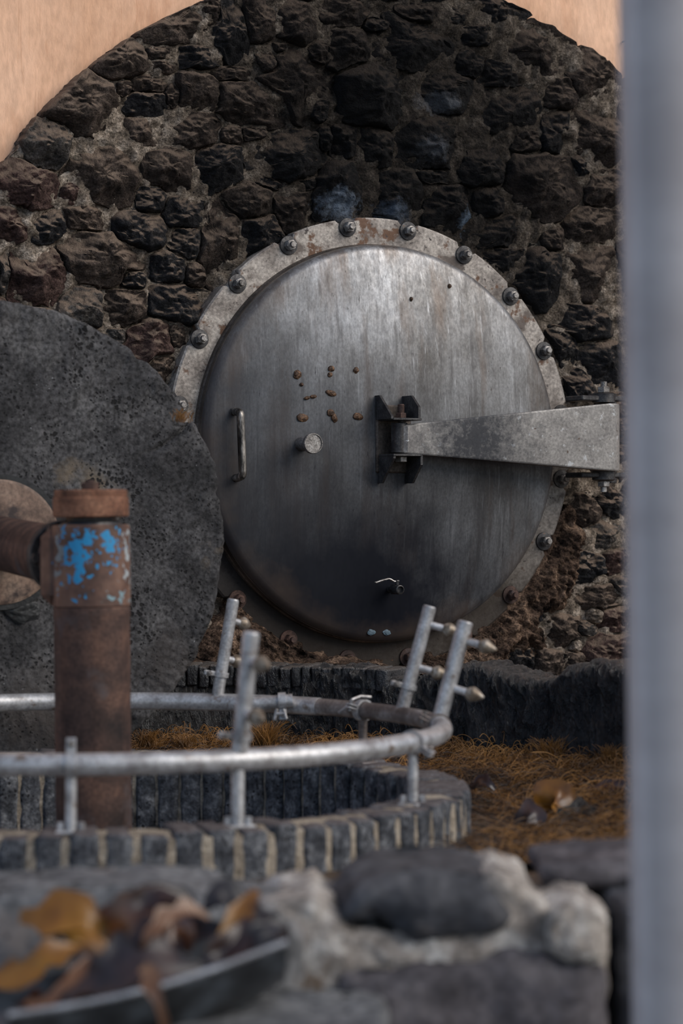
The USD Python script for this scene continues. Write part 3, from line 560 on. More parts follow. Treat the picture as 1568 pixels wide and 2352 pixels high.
# ------------------------------------------------------------------ mill: trough, outer wall, ledge
ring_out, ring_in, RB = .807, .687, 1.5
ZF = .03
def annulus(r0, r1, z0, z1, n=120):
    return lathe([(r0, z0), (r1, z0), (r1, z1), (r0, z1), (r0, z0)], n, frame(C, [0, 0, 1]))
obj('floor', annulus(ring_in + .05, RB + .10, -.5, ZF), 'trough_floor', kind='structure')
tw = thing('wall_trough', kind='structure')
def trough_wall():
    """far half of the trough's outer wall: lumpy masonry under a coat of wet residue"""
    a0, a1 = math.radians(-14), math.radians(118)
    na = 760; A = np.linspace(a0, a1, na)
    top = .282 + .03 * ss(1.05, .6, A) + .026 * np.sin(A * 21 + .2) * ss(1.3, .9, A) + .012 * (fbm(np.stack([A * 14, 0 * A, 0 * A], -1), 3, 4) - .5)
    inner = [(RB - .025 * (1 - t), ZF - .05 + t) for t in (0,)]
    S_ = np.linspace(0, 1, 46)
    rows = []
    for s in S_:
        if s < .62: q = s / .62; r, z = RB - .02 * (1 - q) ** 2, q
        elif s < .78: q = (s - .62) / .16; r, z = RB + .035 * (1 - math.cos(q * math.pi / 2)), 1 + .0 * q
        else: q = (s - .78) / .22; r, z = RB + .035 + .12 * q, 1
        rows.append((r, z, s))
    V = []
    for r, z, s in rows:
        zz = (ZF - .04) + (top - .03 - (ZF - .04)) * z + (.03 * math.sin(min(max((s - .62) / .16, 0), 1) * math.pi / 2))
        V.append(np.stack([r * np.cos(A), r * np.sin(A), zz], -1))
    V = np.array(V)
    p = np.stack([A[None] * 1.5 + 0 * V[..., 2], V[..., 2], np.linspace(0, 1, len(V))[:, None] + 0 * V[..., 2]], -1)
    d = .065 * (fbm(p * np.array([9, 7, 2]), 3, 21) - .5) + .045 * (fbm(p * np.array([34, 9, 4]), 3, 22) - .5) + .026 * (fbm(p * np.array([110, 26, 14]), 2, 23) - .5)
    d *= 1 - .6 * ss(1.2, 1.45, A)[None]
    rad = V[..., :2] / np.linalg.norm(V[..., :2], axis=-1, keepdims=True)
    face = np.array([1. if s < .7 else .2 for _, _, s in rows])[:, None]
    V[..., :2] -= rad * (d * face)[..., None]; V[..., 2] += d * (1 - face) * .8
    n = len(V); v = V.reshape(-1, 3) + C; f = grid(n, na)
    return tm(v, f)
obj('residue_coat', trough_wall(), 'wet_residue', tw, smooth=True)
def chunk(w, h, d, seed, M, ch=.006, amp=.006, sub=2):
    m = rbox(w, d, h, None, ch)
    for _ in range(sub): m = m.subdivide()
    v = m.vertices; n = m.vertex_normals; p = v * 26 + seed * 3.7
    m.vertices = v + n * (amp * 2 * (fbm(p, 3, seed) - .5))[:, None]
    return xf(m, M)
# brick course that still shows along the top of that wall, left of the middle
rr = np.random.default_rng(12)
a = math.radians(95.5); k = 0
while a > math.radians(64):
    wd = rr.uniform(.026, .036); a -= wd / RB / 2
    c = C + np.array([math.cos(a) * (RB + .052), math.sin(a) * (RB + .059), .283 - .028 + rr.uniform(-.004, .004)])
    M = frame(c, [0, 0, 1], [-math.sin(a), math.cos(a), 0]); obj('brick', chunk(wd - .0008, .060, .13, k + 40, M, .005, .006), 'wet_brick', tw, smooth=40)
    a -= (wd / 2 + .0015) / RB; k += 1
# ledge between the trough wall and the masonry
def ledge():
    xs = np.linspace(-1.3, 1.6, 150); ts = np.linspace(0, 1, 40)
    V = []
    for x in xs:
        yw = W0[1] + (x - W0[0]) * math.tan(TH) + .12 
        dx = x - C[0]; yb = C[1] + math.sqrt(max((RB + .10) ** 2 - dx * dx, 0.0)); yb = min(yb, yw - .02)
        y = yb + (yw - yb) * ts; p = np.stack([np.full(40, x), y, 0 * y], -1)
        z = .258 + (.03 - .10 * ss(-.05, .35, x)) * ts + .05 * (fbm(p * 9, 3, 31) - .5) + .03 * (fbm(p * 40, 3, 32) - .5)
        V.append(np.stack([np.full(40, x), y, z], -1))
    v = np.array(V).reshape(-1, 3); return tm(v, grid(150, 40))
obj('soil_ledge', ledge(), 'soil', label='brown soil and mash dust caked on the ledge behind the mill trough', kind='stuff', smooth=True)
def caked():
    poly = Polygon([(1312, 1165), (1352, 1235), (1322, 1330), (1290, 1400), (1240, 1425), (1235, 1480), (1160, 1500), (1130, 1575), (640, 1585), (410, 1600), (420, 1500), (470, 1430), (540, 1330), (700, 1400), (900, 1440), (1100, 1400), (1250, 1240)]).buffer(8)
    gx, gy = np.meshgrid(np.arange(390, 1370, 4.0), np.arange(1150, 1610, 4.0), indexing='ij')
    import shapely
    d = shapely.distance(poly.boundary, shapely.points(gx, gy)) * np.where(shapely.contains_xy(poly, gx, gy), 1, -1)
    q = uv(gx, gy); p = np.stack([q[..., 0], q[..., 1], 0 * gx], -1)
    low = ss(1400, 1560, gy)
    w = -.03 + .085 * ss(-6, 42, d + 30 * (fbm(p * 20, 3, 41) - .5)) + .045 * (fbm(p * 30, 3, 42) - .5) + .04 * (fbm(p * 95, 3, 43) - .5) + .05 * low
    inside = flange_px(gx, gy) < 512
    w = np.where(inside, OFF - .005 + .050 * (fbm(p * 30, 3, 44) - .42) * ss(1370, 1490, gy) - .05 * ss(500, 470, flange_px(gx, gy)), w)
    f = grid(*gx.shape); k = (d > -10).ravel(); f = f[k[f].any(1)]
    m = tm(Wp(q[..., 0], q[..., 1], w).reshape(-1, 3), f); m.remove_unreferenced_vertices(); return m
obj('caked_soil', caked(), 'soil', label='crumbly brown dirt caked on the wall under the round flange', kind='stuff', smooth=True)

# ------------------------------------------------------------------ brick curb round the post
ZR = .123
curb = thing('brick_curb', 'round curb of upright dark bricks with pale mortar joints around the rusty post', 'brick curb', C + [0, 0, -.12])
NBR = 78
for k in range(NBR):
    a = 2 * math.pi * (k + .5) / NBR; rr = np.random.default_rng(500 + k)
    wi, wo = 2 * math.pi * ring_in / NBR - .006, 2 * math.pi * ring_out / NBR - .013
    H = .243; ro, ri = ring_out + rr.uniform(-.004, .004), ring_in + rr.uniform(-.003, .003); zt = ZR + rr.uniform(-.006, .004)
    c = .007; pts = []
    for (r, wd) in ((ri, wi), (ro, wo)):
        s = 1 if r == ro else -1
        for sy in (-1, 1):
            for zz, zs in ((zt, 1), (-.12, -1)):
                for dq in ((c, 0, 0), (0, c, 0), (0, 0, c)):
                    pts.append((r - s * (c - dq[0]), sy * (wd / 2 - (c - dq[1])), zz - zs * (c - dq[2])))
    vv, ff, _ = meshkit.arrays(mf.Manifold.hull_points(np.array(pts)))
    m = tm(vv, ff)
    man = mf.Manifold(mf.Mesh(vv.astype(np.float32), ff.astype(np.uint32))).refine_to_length(.022); vv, ff, _ = meshkit.arrays(man); m = tm(vv, ff)
    n = m.vertex_normals; m.vertices = m.vertices + n * (.011 * (fbm(m.vertices * 30 + k * 3.1, 3, k) - .5))[:, None]
    obj('brick', xf(m, frame(C, [0, 0, 1], [math.cos(a), math.sin(a), 0])), 'brick_dark', curb, smooth=45)
def curb_mortar():
    na = NBR * 8; a = np.arange(na) * 2 * np.pi / na; V = []
    for r, z in ((ring_in + .010, -.12), (ring_in + .010, -.03), (ring_in + .010, .05), (ring_in + .010, ZR - .008), (ring_in + .04, ZR - .003), (ring_out - .05, ZR - .002), (ring_out - .004, ZR - .012), (ring_out - .003, .06), (ring_out - .002, 0.0), (ring_out - .003, -.12)):
        p = np.stack([r * np.cos(a), r * np.sin(a), 0 * a + z], -1); d = .010 * (fbm(p * 24, 3, 9) - .5)
        p[:, :2] *= (1 + d / r)[:, None]; p[:, 2] += d * (z > .1); V.append(p)
    n = len(V); v = np.array(V).reshape(-1, 3) + C
    i, j = np.meshgrid(np.arange(n - 1), np.arange(na), indexing='ij')
    q = np.stack([i * na + j, i * na + (j + 1) % na, (i + 1) * na + (j + 1) % na, (i + 1) * na + j], -1).reshape(-1, 4)
    return tm(v, np.vstack([q[:, [0, 1, 2]], q[:, [0, 2, 3]]])[:, ::-1])
obj('mortar', curb_mortar(), 'brick_mortar', curb, smooth=40)
obj('well_floor', lathe([(0, -.5), (ring_in + .04, -.5), (ring_in + .04, -.10), (0, -.10)], 64, frame(C, [0, 0, 1])), 'ground', kind='structure')

# ------------------------------------------------------------------ rusty post with capped swivel and axle; stone wheel
def Pz(y, d=5.2): return ZC - (y - 1176) / FPX * d
post = thing('mill_post', 'rusty round post with blue paint flakes and a bolted cap inside the brick curb', 'post', C + [0, 0, -.10])
lean = np.array([-.008, 0, .8]); PM = frame(C + [0.001, 0, 0], lean)
r = .0815
obj('pipe', lathe([(0, -.10), (r, -.10), (r, Pz(1418)), (r + .001, Pz(1415)), (r + .001, Pz(1396)), (r - .001, Pz(1392)), (0, Pz(1392))], 64, PM), 'rust', post)
obj('sleeve', lathe([(0, Pz(1391)), (r + .001, Pz(1391)), (r + .002, Pz(1389)), (r + .002, Pz(1208)), (r - .001, Pz(1205)), (.03, Pz(1204)), (0, Pz(1204))], 64, PM), 'painted_sleeve', post, label='rusty upper sleeve with flakes of bright blue paint')
obj('neck', lathe([(0, Pz(1206)), (.066, Pz(1206)), (.064, Pz(1199)), (.054, Pz(1196)), (.054, Pz(1186)), (0, Pz(1186))], 48, PM), 'dark_steel', post)
cp = obj('cap', lathe([(0, Pz(1188)), (.078, Pz(1188)), (.0815, Pz(1185)), (.0815, Pz(1146)), (.080, Pz(1143)), (.078, Pz(1141)), (.0785, Pz(1139)), (.0785, Pz(1128)), (.076, Pz(1125)), (0, Pz(1125))], 64, PM), 'rust_warm', post, label='thick rusty round cap')
obj('cap_nut', cat([hexnut(.0185, .016, frame(C + [0, 0, 0] + lean / .8 * Pz(1125), lean)), lathe([(0, 0), (.011, 0), (.011, .02), (0, .021)], 14, frame(C + lean / .8 * Pz(1125), lean))]), 'rust', cp)
ANG = math.radians(21.5); AX = np.array([-math.sin(ANG), math.cos(ANG), 0])
zax = .635
wc = C + AX * .88; wc[2] = zax
p0 = C.copy(); p0[2] = Pz(1283)
side = np.array([-1, .12, 0]); side /= np.linalg.norm(side)
axd = wc - p0; axd /= np.linalg.norm(axd)
# boss block on the post's left side
bm = rbox(.07, .12, .168, frame(p0 + np.array([-.078, .03, -.016]), [0, 0, 1], [1, .0, 0]), .022)
obj('side_boss', bm, 'painted_sleeve', post)
a0 = p0 + np.array([-.06, .06, 0])
obj('axle_collar', cat([rod(a0 + axd * .02, a0 + axd * .055, .082, n=40), ]), 'dark_steel', post)
WT = .38; WR = .597
axle = obj('axle', rod(a0, wc + axd * .02, .066, .066, n=48), 'rust', post, label='thick rusty axle running back into the stone wheel')
for k in range(6):
    g = k * math.pi / 3; M = frame(a0 + axd * .02, -axd); q = (M @ np.array([.07 * math.cos(g), .07 * math.sin(g), 0, 1]))[:3]
    obj('collar_bolt', hexnut(.012, .014, frame(q, -axd)), 'dark_steel', post)
wh = thing('stone_wheel', 'big grey porous stone mill wheel standing in the trough behind the rusty post', 'millstone', wc - [0, 0, WR])
def wheel():
    na = 720; rows = [(r, 0) for r in np.concatenate([np.linspace(.12, WR - .05, 26), np.linspace(WR - .04, WR - .012, 5)])] + [(WR - .005, .003), (WR - .001, .008), (WR, .016)] + [(WR, t) for t in np.linspace(.03, WT - .03, 10)] + [(WR - .006, WT - .01), (WR - .02, WT), (.12, WT), (.12, .0)]
    a = np.arange(na) * 2 * np.pi / na; V = []
    for r, z in rows: V.append(np.stack([r * np.cos(a), r * np.sin(a), 0 * a + z], -1))
    V = np.array(V); rr = np.linalg.norm(V[..., :2], axis=-1)
    edge = ss(.3, WR, rr)
    d = .018 * (fbm(V * 5, 3, 3) - .5) + .012 * (fbm(V * 22, 3, 4) - .5) * (.5 + edge) + .007 * (fbm(V * 80, 2, 5) - .5) * edge
    V[..., 2] += d * (V[..., 2] < .1)
    lump = .022 * (fbm(np.stack([np.cos(a) * 3, np.sin(a) * 3, 0 * a], -1), 4, 8) - .5) + .010 * (fbm(np.stack([np.cos(a) * 22, np.sin(a) * 22, 0 * a], -1), 3, 9) - .5)
    for g0, wd, dp in ((math.radians(32.5), .022, .030), (math.radians(12), .02, .010), (math.radians(52), .03, .010)):   # chips in the rim
        lump -= dp * np.exp(-((a - g0) / wd) ** 2)
    V[..., :2] *= (1 + lump * edge / WR)[..., None]
    # the crack that runs in from the chip
    g = np.arctan2(V[..., 1], V[..., 0]); gc = math.radians(32.5) - (WR - rr) * .35 + .05 * (noise(rr[..., None] * np.array([14, 0, 0]), 3) - .5)
    V[..., 2] += .016 * np.exp(-((g - gc) * rr / .005) ** 2) * ss(.40, .50, rr) * (V[..., 2] < .1)
    n = len(V); v = V.reshape(-1, 3); i, j = np.meshgrid(np.arange(n - 1), np.arange(na), indexing='ij')
    q = np.stack([i * na + j, (i + 1) * na + j, (i + 1) * na + (j + 1) % na, i * na + (j + 1) % na], -1).reshape(-1, 4)
    m = tm(v, np.vstack([q[:, [0, 1, 2]], q[:, [0, 2, 3]]])[:, ::-1])
    right = np.array([AX[1], -AX[0], 0])   # towards the picture's right along the face
    M = np.eye(4); M[:3, 0] = right; M[:3, 1] = [0, 0, 1]; M[:3, 2] = AX; M[:3, 3] = wc
    return xf(m, M), M
wm, WHM = wheel()
obj('stone', wm, 'tahona_stone', wh, smooth=55)
obj('hub_gap', lathe([(.12, -.016), (.169, -.016), (.169, .02), (.12, .02)], 72, WHM), 'residue_black', wh)
obj('hub_plate', lathe([(0, -.026), (.146, -.024), (.156, -.018), (.158, .012), (0, .012)][::-1], 72, WHM @ np.diag([1, 1, 1, 1.0])), 'hub_wood', wh, label='brown round hub plate with dark stains')
m = trimesh.creation.icosphere(4, 1.0); m.vertices *= (1 + .7 * (fbm(m.vertices * 2.2, 3, 4) - .5))[:, None]; m.apply_scale([.045, .032, .012]); m.apply_translation([.062, -.172, -.003])
obj('grease_lump', xf(m, WHM), 'residue_black', wh, smooth=True, label='lump of black grease below the hub')

# ------------------------------------------------------------------ pipe ring with risers and nozzles
RP, ZP, rp_ = .75, .245, .0212
pr = thing('pipe_ring', 'galvanised steel pipe bent into a ring above the brick curb, with leaning risers', 'pipe ring', C + [0, 0, ZR])
def on_ring(px, back):
    k = (px - 784) / FPX; A_ = 1 + k * k; B_ = -2 * (C[1] + k * C[0]); D_ = C[0] ** 2 + C[1] ** 2 - RP ** 2
    s = math.sqrt(max(B_ * B_ - 4 * A_ * D_, 0)); d = (-B_ + (s if back else -s)) / (2 * A_); p = np.array([k * d, d, ZP]); return p, math.atan2(p[1] - C[1], p[0] - C[0])
def arc(a0, a1, r, R=RP, z=ZP, n=90):
    A_ = np.linspace(a0, a1, n); return tube(np.stack([C[0] + R * np.cos(A_), C[1] + R * np.sin(A_), 0 * A_ + z], -1), r, 20)
_, aF = on_ring(952, False); _, aJ = on_ring(665, True); _, aK = on_ring(1000, True)
obj('front_pipe', arc(-math.pi * 1.02, aF, rp_, n=160), 'galvanised', pr)
obj('bend_pipe', arc(aF - .004, aK, rp_ * .98, n=50), 'galvanised', pr)
obj('side_pipe', arc(aK, aJ - .05, rp_ * .93, n=60), 'galvanised_stained', pr, label='brown stained length of the pipe ring')
obj('back_pipe', arc(aJ - .12, math.pi * .98, rp_, n=90), 'galvanised', pr)
def clamp(p, axis, r=rp_, ear=None, mat='galvanised', w=.018):
    axis = np.asarray(axis) / np.linalg.norm(axis); M = frame(p, axis)
    ring = lathe([(r, -w / 2), (r + .0045, -w / 2), (r + .0045, w / 2), (r, w / 2), (r, -w / 2)], 28, M)
    e = np.asarray(ear if ear is not None else [0, 0, -1.0]); e = e - axis * (e @ axis); e /= np.linalg.norm(e)
    q = p + e * (r + .014); s = np.cross(axis, e)
    body = cat([ring, rbox(.028, .004, w, frame(q + s * .004, axis, e), .001), rbox(.028, .004, w, frame(q - s * .004, axis, e), .001)])
    bolt = cat([rod(q - s * .014 + e * .004, q + s * .016 + e * .004, .003, n=8), hexnut(.0065, .005, frame(q + s * .007 + e * .004, s), .0005), hexnut(.0065, .005, frame(q - s * .007 + e * .004, -s), .0005)])
    cpr = obj('clamp', body, mat, pr); obj('clamp_bolt', bolt, 'worn_steel', cpr)
def tang(a): return np.array([-math.sin(a), math.cos(a), 0])
def stand(px, back, ear=None, foot=None, clampit=True, rr_=.0105, mat='galvanised'):
    p, a = on_ring(px, back); q = p.copy(); q[2] = ZR - .005
    obj('stand_leg', rod(p - [0, 0, rp_ * .8], q, rr_, n=16), mat, pr)
    if clampit: clamp(p, tang(a), ear=[0, 0, 1.0] if ear is None else ear)
    obj('foot_plate', cat([rbox(.055, .045, .005, frame(q + [0, 0, .004], [0, 0, 1], tang(a)), .001), hexnut(.007, .016, frame(q + [.019, 0, .005], [0, 0, 1]), .001), hexnut(.007, .016, frame(q + [-.019, 0, .005], [0, 0, 1]), .001)]), mat, pr)
stand(163, False); stand(948, False, ear=[.7, -.3, -.4]); stand(833, True, ear=[-.7, -.2, .2], mat='galvanised_stained')
stand(546, False, clampit=False, rr_=.0125)
def nozzle(base, d, L, parent, mat='brass_nozzle'):
    d = np.asarray(d, float) / np.linalg.norm(d)
    s = obj('stub', rod(base, base + d * L, .0085, n=14), 'galvanised', parent)
    return obj('nozzle', lathe([(0, 0), (.0095, 0), (.0125, .004), (.0165, .012), (.0165, .016), (.013, .025), (.006, .036), (.003, .040), (0, .041)], 18, frame(base + d * (L - .004), d)), mat, s)
def riser(px0, py0, px1, py1, back, rad, nz, ndir, cl=None, mat='galvanised', slant=0.0):
    p, a = on_ring(px0, back); d = p[1]
    top = P(px1, py1, d + slant); base = P(px0, py0, d); base = p + (base - p) * np.array([1, 0, 1]); base[2] = max(base[2], ZP)
    base = p.copy(); L = np.linalg.norm(top - base)
    r_ = obj('riser', lathe([(0, 0), (rad, 0), (rad, L - .004), (rad * .86, L), (rad * .6, L - .002), (0, L - .002)], 22, frame(base, top - base)), mat, pr)
    for (nx, ny) in nz:
        t = (Pz(ny, d) - base[2]) / (top[2] - base[2]); q = base + (top - base) * t
        nozzle(q, ndir, .034 + (.012 if abs(ndir[0]) > .8 else 0), r_)
    for cy in (cl or []):
        t = (Pz(cy, d) - base[2]) / (top[2] - base[2]); clamp(base + (top - base) * t, top - base, r=rad, ear=[-1, -.35, 0], w=.011)
riser(497, 1585, 536, 1376, True, .0145, ((540, 1425), (528, 1512)), [.75, .75, -.22], cl=[1549])
riser(548, 1760, 577, 1452, False, .0160, ((590, 1514), (575, 1634)), [.55, -.80, -.15], cl=[1690], slant=-.02)
riser(920, 1620, 987, 1392, True, .0152, ((1005, 1432), (985, 1530)), [.96, -.05, -.26], cl=[1577])
riser(1006, 1640, 1069, 1427, True, .0172, ((1100, 1468), (1070, 1577)), [.95, -.25, -.28], cl=None)
p, a = on_ring(1008, True); clamp(p, tang(a), ear=[-.8, 0, .4], mat='galvanised_stained')
# short coupling pipe and its clamps on the far side
p, a = on_ring(655, True); q, b = on_ring(560, True)
off = np.array([0, -.026, -.006])
obj('coupling_pipe', tube(np.array([P(555, 1618, 5.80), P(610, 1615, 5.80), P(672, 1609, 5.80)]), .0165, 18), 'galvanised', pr)
clamp(P(648, 1611, 5.80), [1, 0, .06], r=.017, ear=[.2, -.3, -1])
obj('wing_nut', cat([rod(P(636, 1628, 5.78), P(630, 1655, 5.78), .004, n=10), rod(P(650, 1628, 5.78), P(658, 1652, 5.78), .004, n=10), rod(P(632, 1640, 5.78), P(656, 1638, 5.78), .0045, n=10)]), 'galvanised', pr)
p, a = on_ring(822, True); 
obj('bracket_strap', tube(np.array([p + tang(a) * .0 + v for v in ([-.045, -.01, -.006], [-.03, -.024, .006], [-.014, -.026, .026], [.006, -.012, .033], [.03, 0, .030])]), .0035, 8), 'galvanised', pr)

# ------------------------------------------------------------------ mash: fibres, scraps and leaves in the trough
def mash_height(x, y):
    rr_ = np.hypot(x - C[0], y - C[1]); p = np.stack([x, y, 0 * x], -1)
    return ZF - .004 + .034 * ss(.95, 1.42, rr_) + .05 * (fbm(p * 7, 3, 61) - .45) + .02 * (fbm(p * 30, 3, 62) - .5)
def mash():
    A_ = np.linspace(math.radians(-35), math.radians(100), 340); R_ = np.linspace(ring_out - .02, RB + .01, 90)
    a, r = np.meshgrid(A_, R_, indexing='ij'); x, y = C[0] + r * np.cos(a), C[1] + r * np.sin(a)
    return tm(np.stack([x, y, mash_height(x, y)], -1).reshape(-1, 3), grid(340, 90)[:, ::-1])
mp = thing('mash', 'wet orange brown agave fibre mash spread over the trough floor', 'fibre mash', C, kind='stuff')
obj('wet_bed', mash(), 'mash', mp, smooth=True)
def fibres(name, n, seed, mat, lmin, lmax, wid, amin, amax, rmin, rmax, lift=.02, zfun=mash_height):
    rr_ = np.random.default_rng(seed); K = 6
    a = rr_.uniform(amin, amax, n); r = rr_.uniform(rmin ** 2, rmax ** 2, n) ** .5
    dr = rr_.uniform(0, 2 * np.pi, n); L = rr_.uniform(lmin, lmax, n); bend = rr_.normal(0, .5, n)
    t = np.linspace(-.5, .5, K)
    ang = dr[:, None] + bend[:, None] * t
    dx = np.cumsum(np.cos(ang), 1) * (L / K)[:, None]; dy = np.cumsum(np.sin(ang), 1) * (L / K)[:, None]
    x = C[0] + (r * np.cos(a))[:, None] + dx; y = C[1] + (r * np.sin(a))[:, None] + dy
    R2 = np.hypot(x - C[0], y - C[1]); lim = np.clip(R2, ring_out + .008, RB - .012); x = C[0] + (x - C[0]) * lim / R2; y = C[1] + (y - C[1]) * lim / R2
    z = zfun(x, y) + rr_.uniform(0, lift, n)[:, None] * (1 - (2 * t) ** 2 * .6) + .003 + (rr_.uniform(0, 1, n) ** 6)[:, None] * .045 * (t + .5)
    o = ORG[str(mp.GetPath())]; pts = np.stack([x, y, z], -1).reshape(-1, 3) - o
    c = UsdGeom.BasisCurves.Define(stage, str(mp.GetPath()) + '/' + name)
    c.CreateTypeAttr('linear'); c.CreatePointsAttr(Vt.Vec3fArray.FromNumpy(pts.astype(np.float32))); c.CreateCurveVertexCountsAttr(Vt.IntArray.FromNumpy(np.full(n, K, np.int32)))
    c.CreateWidthsAttr(Vt.FloatArray.FromNumpy(np.repeat(rr_.uniform(.5, 1.3, n) * wid, K).astype(np.float32))); c.SetWidthsInterpolation('vertex')
    UsdShade.MaterialBindingAPI.Apply(c.GetPrim()).Bind(UsdShade.Material.Get(stage, '/World/Looks/' + mat)); tag(c.GetPrim(), kind='stuff')
fibres('brown_fibres', 9000, 5, 'fibre_brown', .05, .15, .0013, math.radians(-32), math.radians(98), ring_out + .07, RB - .02)
fibres('gold_fibres', 6500, 6, 'fibre_gold', .05, .14, .0012, math.radians(-32), math.radians(98), ring_out + .11, RB - .02, lift=.03)
fibres('edge_fibres', 2200, 8, 'fibre_gold', .03, .09, .0014, math.radians(-25), math.radians(96), RB - .16, RB - .02, lift=.05)

def ribbon(pts, wid, up=None, curl=0.0, thick=.002, n=18, tip=.15, wob=0., seed=0):
    """curved leaf: spline through pts, width tapering to the tip, curled across"""
    from scipy.interpolate import CubicSpline
    p = np.asarray(pts, float); cs = CubicSpline(np.linspace(0, 1, len(p)), p); t = np.linspace(0, 1, n); c = cs(t); d = cs(t, 1); d /= np.linalg.norm(d, axis=1, keepdims=True)
    up = np.array([0, 0, 1.0]) if up is None else np.asarray(up, float)
    s = np.cross(d, up); s /= np.linalg.norm(s, axis=1, keepdims=True); nn = np.cross(s, d)
    w = wid * (tip + (1 - tip) * np.clip(np.sin(np.pi * np.clip(t * .85 + .12, 0, 1)), 0, 1)); m = 9; e = np.linspace(-1, 1, m)
    w = w[:, None] * (1 + wob * (noise(np.stack([t[:, None] * 7 + 0 * e, e + 0 * t[:, None], 0 * t[:, None] + seed + 0 * e], -1), seed) - .5))
    V = c[:, None] + s[:, None] * (w * e)[..., None] + nn[:, None] * ((curl * (e ** 2))[None] * w + wob * .35 * w * (noise(np.stack([t[:, None] * 5 + 0 * e, e * 1.3 + 0 * t[:, None], 0 * t[:, None] + seed + 9 + 0 * e], -1), seed) - .5))[..., None]
    top = V.reshape(-1, 3); bot = (V - nn[:, None] * thick).reshape(-1, 3); f = grid(n, m); k = n * m
    rim = [i * m for i in range(n)] + [(n - 1) * m + j for j in range(1, m)] + [i * m + m - 1 for i in range(n - 2, -1, -1)] + [j for j in range(m - 2, 0, -1)]
    side = []
    for i in range(len(rim)):
        u_, v_ = rim[i], rim[(i + 1) % len(rim)]; side += [[u_, v_, v_ + k], [u_, v_ + k, u_ + k]]
    mm = tm(np.vstack([top, bot]), np.vstack([f, f[:, ::-1] + k, side])); mm.fix_normals(); return mm
def scrap(name, px, py, d, w, h, mat, label, ctg, seed, tilt=0.):
    p = P(px, py, d); z = mash_height(np.array([p[0]]), np.array([p[1]]))[0]; 
    a = p + np.array([-w / 2, .02, -h * .3]); b = p + np.array([w / 2, -.01, -h * .25 + tilt]); m = p + np.array([0, .0, h * .3])
    return tag(obj(name, ribbon([a, m, b], h * .5, up=[0, -.7, .7], curl=.3, wob=1.3, seed=seed, tip=.08), mat, smooth=60), label, ctg)
scrap('leaf_scrap', 1283, 1850, 5.30, .066, .085, 'leaf_orange', 'orange leaf scrap on the wet mash beside the dark blue scrap', 'leaf', 1)
scrap('leaf_scrap', 1108, 1806, 5.55, .055, .03, 'leaf_brown', 'dark brown scrap lying on the mash just right of the brick curb', 'leaf', 2)
scrap('leaf_scrap', 1400, 1812, 5.55, .10, .03, 'leaf_brown', 'reddish brown scrap on the mash close to the grey pole', 'leaf', 3)
scrap('bark_scrap', 1340, 1893, 5.18, .085, .07, 'wet_residue', 'glossy blue black lump on the mash below the orange scrap', 'scrap', 4)
scrap('bark_scrap', 1215, 1888, 5.18, .05, .055, 'leaf_dark', 'small dark upright scrap on the mash left of the orange scrap', 'scrap', 5)
scrap('leaf_scrap', 1350, 1920, 5.05, .13, .02, 'leaf_brown', 'reddish brown strip along the near edge of the mash', 'leaf', 6)
def tuft(px, py, d, n, h, seed, label):
    rr_ = np.random.default_rng(seed); base = P(px, py, d); K = 6; t = np.linspace(0, 1, K)
    b = base + rr_.normal(0, 1, (n, 3)) * [.012, .008, .003]
    az = rr_.uniform(-1.2, 1.2, n); L = rr_.uniform(.5, 1.1, n) * h; cv = rr_.normal(0, .25, n)
    x = b[:, 0:1] + (az * .45 * L)[:, None] * t + (cv * L)[:, None] * t ** 2; y = b[:, 1:2] + (rr_.normal(0, .2, n) * L)[:, None] * t; z = b[:, 2:] + L[:, None] * t - (.25 * L)[:, None] * t ** 2
    nm = numbered('/World', 'fibre_tuft'); c = UsdGeom.BasisCurves.Define(stage, '/World/' + nm); c.CreateTypeAttr('linear')
    c.CreatePointsAttr(Vt.Vec3fArray.FromNumpy(np.stack([x, y, z], -1).reshape(-1, 3).astype(np.float32))); c.CreateCurveVertexCountsAttr(Vt.IntArray.FromNumpy(np.full(n, K, np.int32)))
    c.CreateWidthsAttr(Vt.FloatArray.FromNumpy(np.tile(np.linspace(1.8, .8, K) * 1e-3, n).astype(np.float32))); c.SetWidthsInterpolation('vertex')
    UsdShade.MaterialBindingAPI.Apply(c.GetPrim()).Bind(UsdShade.Material.Get(stage, '/World/Looks/fibre_gold')); tag(c.GetPrim(), label, 'fibre tuft')
tuft(610, 1712, 6.45, 170, .085, 1, 'tuft of golden fibre against the trough wall beside the leaning riser')
tuft(340, 1712, 6.35, 150, .05, 2, 'tuft of golden fibre between the rusty post and the trough wall')
tuft(425, 1714, 6.40, 90, .04, 3, 'small golden fibre tuft left of the leaning riser with two nozzles')
tuft(1265, 1745, 6.15, 160, .07, 4, 'golden fibre tuft at the foot of the trough wall, well right of the curb')
tuft(1405, 1752, 6.0, 120, .06, 5, 'golden fibre tuft at the foot of the trough wall beside the grey pole')
tuft(416, 966, 6.10, 50, .035, 9, 'orange fibre wisp caught in the chipped rim of the stone wheel')
tuft(980, 1735, 5.95, 120, .05, 6, 'golden fibre tuft just behind the bend of the pipe ring')

